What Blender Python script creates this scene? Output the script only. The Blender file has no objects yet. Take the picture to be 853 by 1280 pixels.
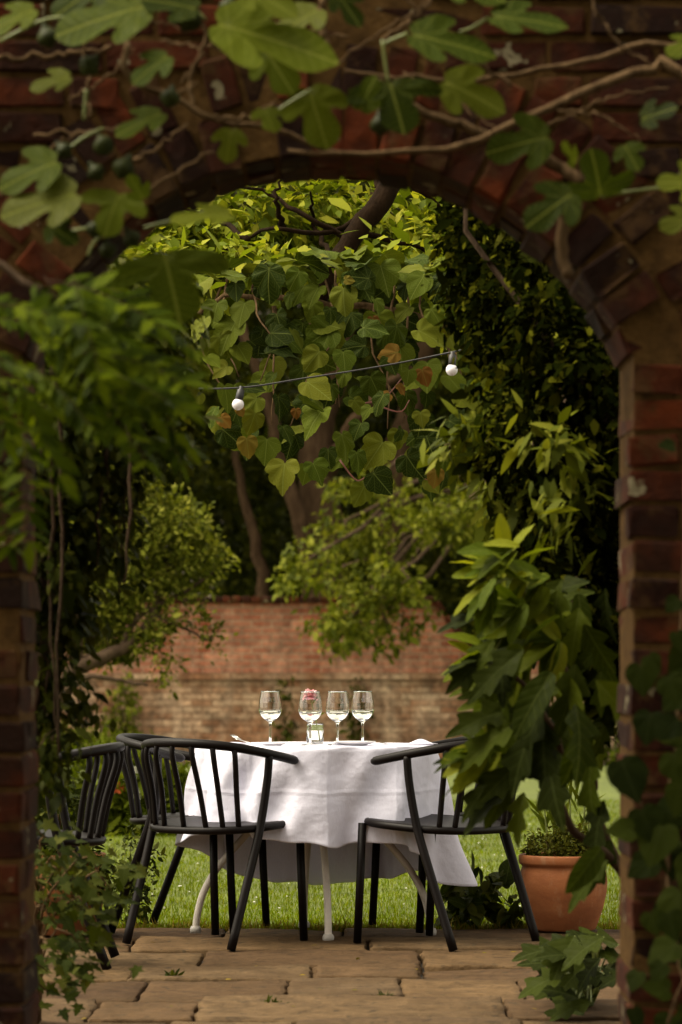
import bpy, bmesh, math, random
import numpy as np
from mathutils import Vector, Matrix
PI = math.pi
R = math.radians
rng = np.random.default_rng(7)
random.seed(7)

# ------------------------------------------------------------------ camera, sky, sun, exposure
scene = bpy.context.scene
COL = scene.collection
F, CX, CY, H = 3960.0, 426.5, 839.0, 1.0          # focal length (photo pixels), principal column, horizon row, eye height
cam_d = bpy.data.cameras.new('camera')
cam = bpy.data.objects.new('camera', cam_d)
COL.objects.link(cam)
cam.location = (0, 0, H)
cam.rotation_euler = (R(90), 0, 0)
cam_d.sensor_width = 36.0
cam_d.sensor_fit = 'AUTO'
cam_d.lens = F * 36.0 / 1280.0
cam_d.shift_y = (CY - 640.0) / 1280.0
cam_d.clip_start = 0.1
cam_d.clip_end = 600
cam_d.dof.use_dof = True
cam_d.dof.focus_distance = 11.9
cam_d.dof.aperture_fstop = 4.6
cam_d.dof.aperture_blades = 9
scene.camera = cam

SUN_EL, SUN_AZ = 58.0, -92.0     # azimuth from +Y towards +X: the sun stands to the left
world = bpy.data.worlds.new('World')
scene.world = world
world.use_nodes = True
wn = world.node_tree
wn.nodes.clear()
sky = wn.nodes.new('ShaderNodeTexSky')
sky.sky_type = 'NISHITA'
sky.sun_disc = False
sky.sun_elevation = R(SUN_EL)
sky.sun_rotation = R(SUN_AZ)
sky.air_density = 1.0
sky.dust_density = 3.0
hs = wn.nodes.new('ShaderNodeHueSaturation')
hs.inputs['Saturation'].default_value = 0.12
bg = wn.nodes.new('ShaderNodeBackground')
bg.inputs['Strength'].default_value = 0.125
wo = wn.nodes.new('ShaderNodeOutputWorld')
wn.links.new(sky.outputs[0], hs.inputs['Color'])
tint = wn.nodes.new('ShaderNodeMix')
tint.data_type = 'RGBA'; tint.blend_type = 'MULTIPLY'
tint.inputs[0].default_value = 1.0
tint.inputs[7].default_value = (1.08, 0.98, 0.78, 1)
wn.links.new(hs.outputs[0], tint.inputs[6])
wn.links.new(tint.outputs[2], bg.inputs[0])
wn.links.new(bg.outputs[0], wo.inputs[0])

sun_d = bpy.data.lights.new('sun', 'SUN')
sun_d.energy = 1.5
sun_d.angle = R(45)
sun_d.color = (1.0, 0.91, 0.72)
sun = bpy.data.objects.new('sun', sun_d)
COL.objects.link(sun)
sdir = Vector((math.sin(R(SUN_AZ)) * math.cos(R(SUN_EL)), math.cos(R(SUN_AZ)) * math.cos(R(SUN_EL)), math.sin(R(SUN_EL))))
sun.rotation_euler = sdir.to_track_quat('Z', 'Y').to_euler()
sun.location = sdir * 30

vs = scene.view_settings
vs.view_transform = 'Standard'
vs.look = 'None'
vs.gamma = 1.0
vs.exposure = 1.62
vs.use_curve_mapping = False


def P(x, y, d):
    """photo pixel (853x1280) at distance d -> world point"""
    return np.array(((x - CX) / F * d, d, H + (CY - y) / F * d))


# ------------------------------------------------------------------ materials
class NT:
    def __init__(s, name):
        s.m = bpy.data.materials.new(name)
        s.m.use_nodes = True
        s.t = s.m.node_tree
        s.t.nodes.clear()
        s.out = s.t.nodes.new('ShaderNodeOutputMaterial')

    def n(s, typ, **kw):
        nd = s.t.nodes.new('ShaderNode' + typ)
        for k, v in kw.items():
            setattr(nd, k, v)
        return nd

    def l(s, a, b):
        s.t.links.new(a, b)

    def val(s, sock, v):
        if hasattr(v, 'is_output') or isinstance(v, bpy.types.NodeSocket):
            s.l(v, sock)
        else:
            sock.default_value = v

    def math(s, op, a, b=None, c=None, clamp=False):
        nd = s.n('Math', operation=op, use_clamp=clamp)
        s.val(nd.inputs[0], a)
        if b is not None: s.val(nd.inputs[1], b)
        if c is not None: s.val(nd.inputs[2], c)
        return nd.outputs[0]

    def mix(s, f, a, b, blend='MIX'):
        nd = s.n('Mix', data_type='RGBA', blend_type=blend)
        s.val(nd.inputs[0], f)
        s.val(nd.inputs[6], a if not isinstance(a, tuple) else (*a, 1))
        s.val(nd.inputs[7], b if not isinstance(b, tuple) else (*b, 1))
        return nd.outputs[2]

    def ramp(s, f, stops, interp='LINEAR'):
        nd = s.n('ValToRGB')
        cr = nd.color_ramp
        cr.interpolation = interp
        while len(cr.elements) < len(stops): cr.elements.new(0.5)
        for e, (p, c) in zip(cr.elements, stops):
            e.position = p
            e.color = (*c, 1) if isinstance(c, tuple) else (c, c, c, 1)
        s.val(nd.inputs[0], f)
        return nd.outputs[0]

    def noise(s, vec, scale, detail=4, rough=0.55, w=None):
        nd = s.n('TexNoise')
        if vec is not None: s.l(vec, nd.inputs['Vector'])
        nd.inputs['Scale'].default_value = scale
        nd.inputs['Detail'].default_value = detail
        nd.inputs['Roughness'].default_value = rough
        return nd.outputs[0]

    def obj(s):
        return s.n('TexCoord').outputs['Object']

    def mapping(s, vec, sc=(1, 1, 1), loc=(0, 0, 0)):
        nd = s.n('Mapping')
        s.l(vec, nd.inputs[0])
        nd.inputs['Scale'].default_value = sc
        nd.inputs['Location'].default_value = loc
        return nd.outputs[0]

    def bump(s, h, strength, dist=0.01):
        nd = s.n('Bump')
        nd.inputs['Strength'].default_value = strength
        nd.inputs['Distance'].default_value = dist
        s.l(h, nd.inputs['Height'])
        return nd.outputs[0]

    def bsdf(s, col, rough=0.6, normal=None, metal=0.0, spec=0.5, **kw):
        nd = s.n('BsdfPrincipled')
        s.val(nd.inputs['Base Color'], (*col, 1) if isinstance(col, tuple) else col)
        s.val(nd.inputs['Roughness'], rough)
        nd.inputs['Metallic'].default_value = metal
        nd.inputs['Specular IOR Level'].default_value = spec
        if normal is not None: s.l(normal, nd.inputs['Normal'])
        for k, v in kw.items(): s.val(nd.inputs[k.replace('_', ' ')], v)
        return nd.outputs[0]

    def done(s, sh):
        s.l(sh, s.out.inputs[0])
        return s.m


def leaf_mat(name, cols, rough=0.42, trans=0.3, tcol=None, veins=None, spec=0.03, patch=1.2, vcol=None):
    """cols: ramp colours from darkest to lightest, chosen per leaf; veins: None / 'pinnate' / 'palmate'"""
    t = NT(name)
    geo = t.n('NewGeometry')
    rnd = geo.outputs['Random Per Island']
    if 'petal' not in name: cols = [(c[0] * 0.88, c[1] * 0.80, c[2] * 0.30) for c in cols]
    stops = [(i / (len(cols) - 1), c) for i, c in enumerate(cols)]
    col = t.ramp(rnd, stops)
    nz = t.noise(t.obj(), patch, 2)
    k = t.ramp(nz, [(0.3, 0.72), (0.7, 1.22)])
    col = t.mix(1.0, col, k, 'MULTIPLY')
    nrm = None
    if veins:
        uv = t.n('TexCoord').outputs['UV']
        sp = t.n('SeparateXYZ'); t.l(uv, sp.inputs[0])
        u = t.math('SUBTRACT', sp.outputs[0], 0.5)
        v = sp.outputs[1]
        au = t.math('ABSOLUTE', u)
        mid = t.math('LESS_THAN', au, 0.014)
        if veins == 'pinnate':
            q = t.math('MULTIPLY', t.math('SUBTRACT', v, t.math('MULTIPLY', au, 0.75)), 7.0)
            q = t.math('ABSOLUTE', t.math('SUBTRACT', t.math('FRACT', q), 0.5))
            side = t.math('LESS_THAN', q, 0.055)
            hgt = q
        else:
            a = t.math('ARCTAN2', u, t.math('SUBTRACT', v, 0.12))
            a2 = t.math('DIVIDE', a, 0.62)
            q0 = t.math('ABSOLUTE', t.math('SUBTRACT', t.math('FRACT', t.math('ADD', a2, 0.5)), 0.5))
            rr = t.math('SQRT', t.math('ADD', t.math('MULTIPLY', u, u), t.math('POWER', t.math('SUBTRACT', v, 0.12), 2.0)))
            main = t.math('LESS_THAN', t.math('MULTIPLY', q0, rr), 0.011)
            q = t.math('ABSOLUTE', t.math('SUBTRACT', t.math('FRACT', t.math('MULTIPLY', t.math('SUBTRACT', rr, t.math('MULTIPLY', q0, 0.35)), 9.0)), 0.5))
            side = t.math('MAXIMUM', main, t.math('LESS_THAN', q, 0.05))
            hgt = q
        vm = t.math('MAXIMUM', mid, t.math('MULTIPLY', side, 0.55))
        col = t.mix(t.math('MULTIPLY', vm, 0.40), col, vcol or (0.16, 0.19, 0.045))
        nrm = t.bump(hgt, 0.35, 0.003)
    hb = t.noise(t.obj(), 60, 2)
    ro = t.ramp(hb, [(0.3, rough), (0.7, rough + 0.2)])
    p = t.bsdf(col, ro, nrm, spec=spec)
    tr = t.n('BsdfTranslucent')
    t.l(t.mix(1.0, col, tcol or (1.9, 1.9, 0.7), 'MULTIPLY'), tr.inputs[0])
    mx = t.n('MixShader')
    mx.inputs[0].default_value = trans
    t.l(p, mx.inputs[1]); t.l(tr.outputs[0], mx.inputs[2])
    return t.done(mx.outputs[0])


def bark_mat(name, c1, c2, scale=18):
    t = NT(name)
    o = t.obj()
    n1 = t.noise(t.mapping(o, (1, 1, 0.25)), scale, 6, 0.7)
    col = t.ramp(n1, [(0.3, c1), (0.7, c2)])
    return t.done(t.bsdf(col, 0.9, t.bump(n1, 0.8, 0.02), spec=0.04))


def brick_mat():
    t = NT('old_red_brick')
    geo = t.n('NewGeometry')
    o = t.obj()
    base = t.ramp(geo.outputs['Random Per Island'],
                  [(0.0, (0.030, 0.008, 0.003)), (0.3, (0.080, 0.018, 0.005)), (0.55, (0.15, 0.031, 0.007)),
                   (0.80, (0.19, 0.040, 0.008)), (0.95, (0.30, 0.060, 0.013)), (1.0, (0.045, 0.013, 0.005))])
    n1 = t.noise(o, 14, 6, 0.65)
    n0 = t.noise(t.mapping(o, (1, 1, 1), (1, 7, 2)), 4.5, 4, 0.6)
    col = t.mix(1.0, base, t.ramp(n1, [(0.25, 0.10), (0.75, 0.52)]), 'MULTIPLY')
    col = t.mix(t.ramp(n0, [(0.42, 0.0), (0.60, 0.8)]), col, (0.014, 0.006, 0.003))       # soot
    n2 = t.noise(t.mapping(o, (1, 1, 1), (3, 1, 5)), 10, 4, 0.65)
    col = t.mix(t.ramp(n2, [(0.53, 0.0), (0.63, 0.75)]), col, (0.060, 0.030, 0.009))      # old mortar smeared on the face
    n3 = t.noise(t.mapping(o, (1, 1, 1), (8, 2, 1)), 12, 3, 0.6)
    col = t.mix(t.ramp(n3, [(0.64, 0.0), (0.67, 0.85)]), col, (0.23, 0.20, 0.12))       # lichen and lime
    n4 = t.noise(o, 55, 4, 0.7)
    hh = t.math('ADD', n1, t.math('MULTIPLY', n4, 0.5))
    return t.done(t.bsdf(col, 0.9, t.bump(hh, 0.7, 0.012), spec=0.15))


def mortar_mat():
    t = NT('lime_mortar')
    o = t.obj()
    n1 = t.noise(o, 20, 6, 0.7)
    col = t.ramp(n1, [(0.3, (0.045, 0.023, 0.007)), (0.6, (0.105, 0.056, 0.017)), (0.8, (0.17, 0.10, 0.036))])
    return t.done(t.bsdf(col, 0.95, t.bump(t.noise(o, 60, 5, 0.7), 0.8, 0.01), spec=0.1))


def far_wall_mat(lower):
    t = NT('weathered_garden_brick')
    o = t.obj()
    sp = t.n('SeparateXYZ'); t.l(o, sp.inputs[0])
    cb = t.n('CombineXYZ')
    t.l(sp.outputs[0], cb.inputs[0]); t.l(sp.outputs[2], cb.inputs[1])
    br = t.n('TexBrick')
    t.l(cb.outputs[0], br.inputs['Vector'])
    br.inputs['Scale'].default_value = 1.0
    br.inputs['Brick Width'].default_value = 0.225
    br.inputs['Row Height'].default_value = 0.075
    br.inputs['Mortar Size'].default_value = 0.010
    br.inputs['Mortar Smooth'].default_value = 0.3
    br.inputs['Bias'].default_value = 0.0
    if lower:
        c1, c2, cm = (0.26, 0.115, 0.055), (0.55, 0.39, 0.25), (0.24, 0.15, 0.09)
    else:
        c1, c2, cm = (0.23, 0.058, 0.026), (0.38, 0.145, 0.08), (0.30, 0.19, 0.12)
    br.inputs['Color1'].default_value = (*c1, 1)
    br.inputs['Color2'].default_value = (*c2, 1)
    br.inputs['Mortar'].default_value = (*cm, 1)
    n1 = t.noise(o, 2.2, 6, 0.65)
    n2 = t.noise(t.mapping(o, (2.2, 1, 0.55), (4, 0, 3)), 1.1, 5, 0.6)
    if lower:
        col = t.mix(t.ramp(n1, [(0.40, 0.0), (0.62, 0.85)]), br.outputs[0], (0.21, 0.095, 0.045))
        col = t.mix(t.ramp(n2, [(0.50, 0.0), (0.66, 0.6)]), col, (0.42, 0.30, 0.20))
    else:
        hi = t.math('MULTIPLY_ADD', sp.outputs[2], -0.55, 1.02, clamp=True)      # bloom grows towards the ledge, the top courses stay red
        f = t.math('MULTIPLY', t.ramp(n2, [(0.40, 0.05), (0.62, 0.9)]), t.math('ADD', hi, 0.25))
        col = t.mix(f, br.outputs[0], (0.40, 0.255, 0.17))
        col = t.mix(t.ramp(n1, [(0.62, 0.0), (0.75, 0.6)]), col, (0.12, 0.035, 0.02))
    n3 = t.noise(o, 11, 5, 0.7)
    col = t.mix(1.0, col, t.ramp(n3, [(0.25, 0.45), (0.75, 1.5)]), 'MULTIPLY')
    n7 = t.noise(t.mapping(o, (1, 1, 1), (9, 0, 1)), 3.4, 6, 0.7)
    col = t.mix(1.0, col, t.ramp(n7, [(0.3, 0.5), (0.7, 1.4)]), 'MULTIPLY')
    return t.done(t.bsdf(col, 0.92, t.bump(t.math('SUBTRACT', n3, br.outputs[1]), 0.8, 0.02), spec=0.15))


def stone_mat():
    t = NT('riven_paving_stone')
    o = t.obj()
    geo = t.n('NewGeometry')
    base = t.ramp(geo.outputs['Random Per Island'], [(0, (0.062, 0.036, 0.019)), (0.3, (0.102, 0.061, 0.030)), (0.5, (0.108, 0.071, 0.038)), (0.75, (0.136, 0.084, 0.040)), (1, (0.078, 0.046, 0.023))])
    st = t.mapping(o, (1.0, 1.15, 1))
    n1 = t.noise(st, 8.0, 9, 0.74)
    n2 = t.noise(o, 2.1, 5, 0.6)
    n3 = t.noise(o, 45, 5, 0.7)
    col = t.mix(1.0, base, t.ramp(n1, [(0.3, 0.38), (0.5, 0.95), (0.72, 1.35)]), 'MULTIPLY')
    col = t.mix(t.ramp(n2, [(0.46, 0.0), (0.64, 0.75)]), col, (0.07, 0.042, 0.020))
    n5 = t.noise(o, 26, 3, 0.5)
    col = t.mix(t.ramp(n5, [(0.62, 0.0), (0.66, 0.75)]), col, (0.05, 0.035, 0.02))
    col = t.mix(1.0, col, t.ramp(n3, [(0.2, 0.75), (0.8, 1.22)]), 'MULTIPLY')
    hh = t.math('ADD', t.math('MULTIPLY', n1, 1.3), t.math('MULTIPLY', n3, 0.3))
    return t.done(t.bsdf(col, 0.85, t.bump(hh, 0.9, 0.02), spec=0.08))


def plain(name, col, rough=0.5, metal=0.0, spec=0.5, bump=None, var=0.15, vs_=12, **kw):
    t = NT(name)
    n = t.noise(t.obj(), vs_, 4)
    c = t.mix(1.0, col, t.ramp(n, [(0.3, 1 - var), (0.7, 1 + var)]), 'MULTIPLY')
    nr = t.bump(t.noise(t.obj(), bump[0], 4), bump[1], bump[2]) if bump else None
    return t.done(t.bsdf(c, rough, nr, metal, spec, **kw))


def terracotta_mat():
    t = NT('terracotta')
    o = t.obj()
    n1 = t.noise(t.mapping(o, (1, 1, 3)), 7, 6, 0.65)
    n2 = t.noise(o, 3, 4)
    col = t.ramp(n1, [(0.25, (0.24, 0.075, 0.024)), (0.6, (0.37, 0.13, 0.045)), (0.85, (0.42, 0.19, 0.09))])
    n6 = t.noise(t.mapping(o, (1, 1, .4), (5, 2, 1)), 9, 5, 0.7)
    col = t.mix(t.ramp(n2, [(0.45, 0), (0.65, 0.7)]), col, (0.15, 0.045, 0.015))
    col = t.mix(t.ramp(n6, [(0.56, 0), (0.70, 0.4)]), col, (0.45, 0.30, 0.18))
    return t.done(t.bsdf(col, 0.7, t.bump(t.noise(o, 70, 3), 0.3, 0.004), spec=0.3))


def cloth_mat():
    t = NT('white_linen')
    o = t.obj()
    w = t.noise(t.mapping(o, (260, 260, 60)), 1, 2)
    n = t.noise(o, 5.5, 3, 0.5)
    n2 = t.noise(o, 14, 4, 0.5)
    hgt = t.math('ADD', t.math('MULTIPLY', n, 1.2), t.math('MULTIPLY', n2, 0.45))
    sx = t.n('SeparateXYZ'); t.l(o, sx.inputs[0])
    for ax_, c_ in ((0, -0.235), (0, 0.05), (0, 0.30), (2, 0.555)):
        dl = t.math('ABSOLUTE', t.math('SUBTRACT', t.math('ADD', sx.outputs[ax_], t.math('MULTIPLY', n, 0.03)), c_ + 0.015))
        hgt = t.math('ADD', hgt, t.math('MULTIPLY', t.math('SUBTRACT', 0.012, t.math('MINIMUM', dl, 0.012)), 9.0))
    col = t.mix(1.0, (0.78, 0.77, 0.92), t.ramp(w, [(0.3, 0.95), (0.7, 1.04)]), 'MULTIPLY')
    p = t.bsdf(col, 0.8, t.bump(hgt, 0.8, 0.022), spec=0.2)
    tr = t.n('BsdfTranslucent'); tr.inputs[0].default_value = (0.8, 0.76, 0.78, 1)
    mx = t.n('MixShader'); mx.inputs[0].default_value = 0.12
    t.l(p, mx.inputs[1]); t.l(tr.outputs[0], mx.inputs[2])
    return t.done(mx.outputs[0])


def glass_mat(name, col=(1, 1, 1), ior=1.45, rough=0.0):
    t = NT(name)
    return t.done(t.bsdf(col, rough, None, 0, 0.5, Transmission_Weight=1.0, IOR=ior))


M = {}
M['brick'] = brick_mat()
M['mortar'] = mortar_mat()
M['wall_up'] = far_wall_mat(False)
M['wall_lo'] = far_wall_mat(True)
M['stone'] = stone_mat()
M['soil'] = plain('dark_soil', (0.028, 0.019, 0.011), 0.95, bump=(25, 0.9, 0.03), var=0.5)
M['lawn'] = plain('lawn_ground', (0.075, 0.095, 0.008), 0.95, bump=(30, 0.8, 0.03), var=0.4, vs_=3)
M['field'] = plain('garden_ground', (0.040, 0.052, 0.014), 0.95, var=0.4, vs_=0.6)
M['chair'] = plain('black_powder_coat', (0.0048, 0.0030, 0.0026), 0.45, spec=0.13, bump=(240, 0.12, 0.002), var=0.2)
M['white_metal'] = plain('white_painted_steel', (0.62, 0.56, 0.50), 0.4, var=0.12)
M['cap'] = plain('grey_plastic_foot', (0.40, 0.37, 0.34), 0.6)
M['board'] = plain('table_board', (0.45, 0.42, 0.38), 0.6)
M['cloth'] = cloth_mat()
M['china'] = plain('white_china', (0.82, 0.80, 0.79), 0.18, var=0.03)
M['steel'] = plain('cutlery_steel', (0.6, 0.58, 0.55), 0.2, 1.0)
M['glass'] = glass_mat('clear_glass')
M['wine'] = glass_mat('pale_wine', (0.97, 0.97, 0.80), 1.34)
M['water'] = glass_mat('clear_water', (0.96, 0.98, 0.86), 1.33)
M['terracotta'] = terracotta_mat()
M['black_rubber'] = plain('black_rubber', (0.012, 0.011, 0.011), 0.5)
M['opal'] = plain('opal_bulb', (0.86, 0.83, 0.88), 0.25, var=0.02)
M['bark'] = bark_mat('dark_bark', (0.030, 0.019, 0.012), (0.10, 0.066, 0.042))
M['bark_dark'] = bark_mat('limb_bark', (0.006, 0.003, 0.0012), (0.020, 0.011, 0.005))
M['bark_mid'] = bark_mat('brown_bark', (0.025, 0.014, 0.007), (0.085, 0.052, 0.028))
M['twig'] = bark_mat('grey_brown_twig', (0.06, 0.036, 0.018), (0.19, 0.120, 0.062), 40)
M['petiole'] = plain('green_stalk', (0.17, 0.20, 0.045), 0.5)
M['redstalk'] = plain('red_stalk', (0.22, 0.07, 0.05), 0.5)
M['fig'] = plain('unripe_fig_skin', (0.030, 0.036, 0.009), 0.5, spec=0.12, var=0.4, vs_=40)
M['petal'] = leaf_mat('pink_petal', [(0.70, 0.30, 0.33), (0.80, 0.44, 0.46), (0.85, 0.60, 0.60)], 0.5, 0.3, (1.1, 0.9, 0.9))
M['white_petal'] = leaf_mat('white_petal', [(0.6, 0.58, 0.5), (0.8, 0.78, 0.7)], 0.5, 0.3, (1, 1, 1))
M['orange_petal'] = leaf_mat('orange_petal', [(0.5, 0.08, 0.03), (0.6, 0.16, 0.05)], 0.5, 0.3, (1, 1, 1))
M['l_fig'] = leaf_mat('fig_leaf', [(0.014, 0.024, 0.007), (0.034, 0.056, 0.012), (0.070, 0.100, 0.018), (0.115, 0.150, 0.024), (0.085, 0.098, 0.07)], 0.40, 0.36, veins='palmate', vcol=(0.28, 0.30, 0.06))
M['l_vine'] = leaf_mat('vine_leaf', [(0.012, 0.022, 0.007), (0.026, 0.044, 0.011), (0.050, 0.078, 0.017), (0.085, 0.115, 0.024), (0.11, 0.125, 0.03)], 0.5, 0.12, veins='palmate', vcol=(0.17, 0.20, 0.05))
M['l_vine_old'] = leaf_mat('turning_vine_leaf', [(0.13, 0.055, 0.03), (0.20, 0.115, 0.06), (0.13, 0.12, 0.04)], 0.55, 0.25, (1.4, 1.2, 0.8), veins='palmate')
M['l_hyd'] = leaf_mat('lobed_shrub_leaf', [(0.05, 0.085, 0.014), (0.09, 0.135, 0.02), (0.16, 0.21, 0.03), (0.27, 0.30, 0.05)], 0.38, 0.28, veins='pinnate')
M['l_wist'] = leaf_mat('climber_leaflet', [(0.020, 0.036, 0.005), (0.058, 0.098, 0.008), (0.14, 0.20, 0.014)], 0.42, 0.3)
M['l_dark'] = leaf_mat('dark_glint_leaf', [(0.004, 0.006, 0.002), (0.005, 0.008, 0.003), (0.008, 0.011, 0.003), (0.014, 0.018, 0.005), (0.095, 0.105, 0.020)], 0.5, 0.10, spec=0.0)  # climber's shade is in these low tones, sun sparkle in the last pale one
M['l_dark2'] = leaf_mat('dark_climber_leaf', [(0.014, 0.022, 0.007), (0.025, 0.037, 0.010), (0.045, 0.058, 0.014), (0.07, 0.08, 0.018)], 0.4, 0.18)
M['l_small'] = leaf_mat('small_yellow_green_leaf', [(0.06, 0.09, 0.018), (0.12, 0.17, 0.03), (0.22, 0.27, 0.05), (0.36, 0.38, 0.11)], 0.42, 0.3)
M['l_olive'] = leaf_mat('olive_green_leaf', [(0.045, 0.06, 0.016), (0.085, 0.108, 0.028), (0.15, 0.18, 0.05), (0.32, 0.34, 0.15)], 0.42, 0.25)
M['l_mid'] = leaf_mat('mid_green_leaf', [(0.042, 0.058, 0.015), (0.08, 0.105, 0.024), (0.13, 0.16, 0.036), (0.20, 0.225, 0.07)], 0.4, 0.22)
M['l_bg'] = leaf_mat('deep_green_leaf', [(0.016, 0.024, 0.007), (0.028, 0.038, 0.010), (0.045, 0.055, 0.014), (0.075, 0.085, 0.020)], 0.45, 0.18, patch=0.5)
M['l_wood'] = leaf_mat('far_wood_leaf', [(0.018, 0.026, 0.007), (0.035, 0.046, 0.011), (0.06, 0.07, 0.016)], 0.5, 0.15, patch=0.3)
M['l_ivy'] = leaf_mat('ivy_leaf', [(0.008, 0.014, 0.005), (0.018, 0.028, 0.008), (0.036, 0.052, 0.013)], 0.5, 0.12, veins='palmate', vcol=(0.05, 0.06, 0.02))
M['l_hyd_dark'] = leaf_mat('dark_lobed_leaf', [(0.010, 0.016, 0.005), (0.020, 0.030, 0.008), (0.036, 0.052, 0.012)], 0.5, 0.15, veins='pinnate', vcol=(0.06, 0.075, 0.02))  # darker leaf copy with the shrub's inner shade painted into its colour
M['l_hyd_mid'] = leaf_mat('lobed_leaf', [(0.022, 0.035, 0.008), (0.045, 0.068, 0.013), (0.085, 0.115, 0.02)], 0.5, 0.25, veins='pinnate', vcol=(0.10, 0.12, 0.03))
M['l_thyme'] = leaf_mat('cushion_herb_leaf', [(0.035, 0.042, 0.012), (0.07, 0.080, 0.020), (0.12, 0.125, 0.045)], 0.5, 0.2)
M['l_border'] = leaf_mat('border_plant_leaf', [(0.050, 0.075, 0.014), (0.085, 0.12, 0.018), (0.12, 0.15, 0.03)], 0.5, 0.25)
M['l_low'] = leaf_mat('low_plant_leaf', [(0.012, 0.020, 0.006), (0.024, 0.037, 0.010), (0.042, 0.056, 0.016), (0.07, 0.08, 0.03)], 0.5, 0.2, veins='pinnate', vcol=(0.06, 0.075, 0.02))
M['grass'] = leaf_mat('grass_blade', [(0.072, 0.118, 0.003), (0.105, 0.165, 0.004), (0.135, 0.20, 0.005), (0.18, 0.20, 0.02)], 0.8, 0.25, (1.5, 1.5, 0.4), patch=1.6, spec=0.02)
M['straw'] = leaf_mat('dry_grass_blade', [(0.15, 0.12, 0.045), (0.26, 0.20, 0.09), (0.11, 0.11, 0.03)], 0.6, 0.2, (1.2, 1.1, 0.8))


# ------------------------------------------------------------------ object helpers
def link_mesh(name, me, mat, parent=None):
    o = bpy.data.objects.new(name, me)
    COL.objects.link(o)
    if mat is not None: me.materials.append(mat)
    if parent is not None: o.parent = parent
    return o


def tag(o, label, cat, group=None, kind=None):
    if label: o['label'] = label
    if cat: o['category'] = cat
    if group: o['group'] = group
    if kind: o['kind'] = kind
    return o


def thing(name, label, cat, loc=(0, 0, 0), rz=0.0, group=None):
    o = bpy.data.objects.new(name, None)
    o.empty_display_size = 0.1
    COL.objects.link(o)
    o.location = loc
    o.rotation_euler = (0, 0, rz)
    return tag(o, label, cat, group)


def copy_tree(o, parent=None):
    c = o.copy()
    COL.objects.link(c)
    c.parent = parent
    for ch in list(o.children): copy_tree(ch, c)
    return c


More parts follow.
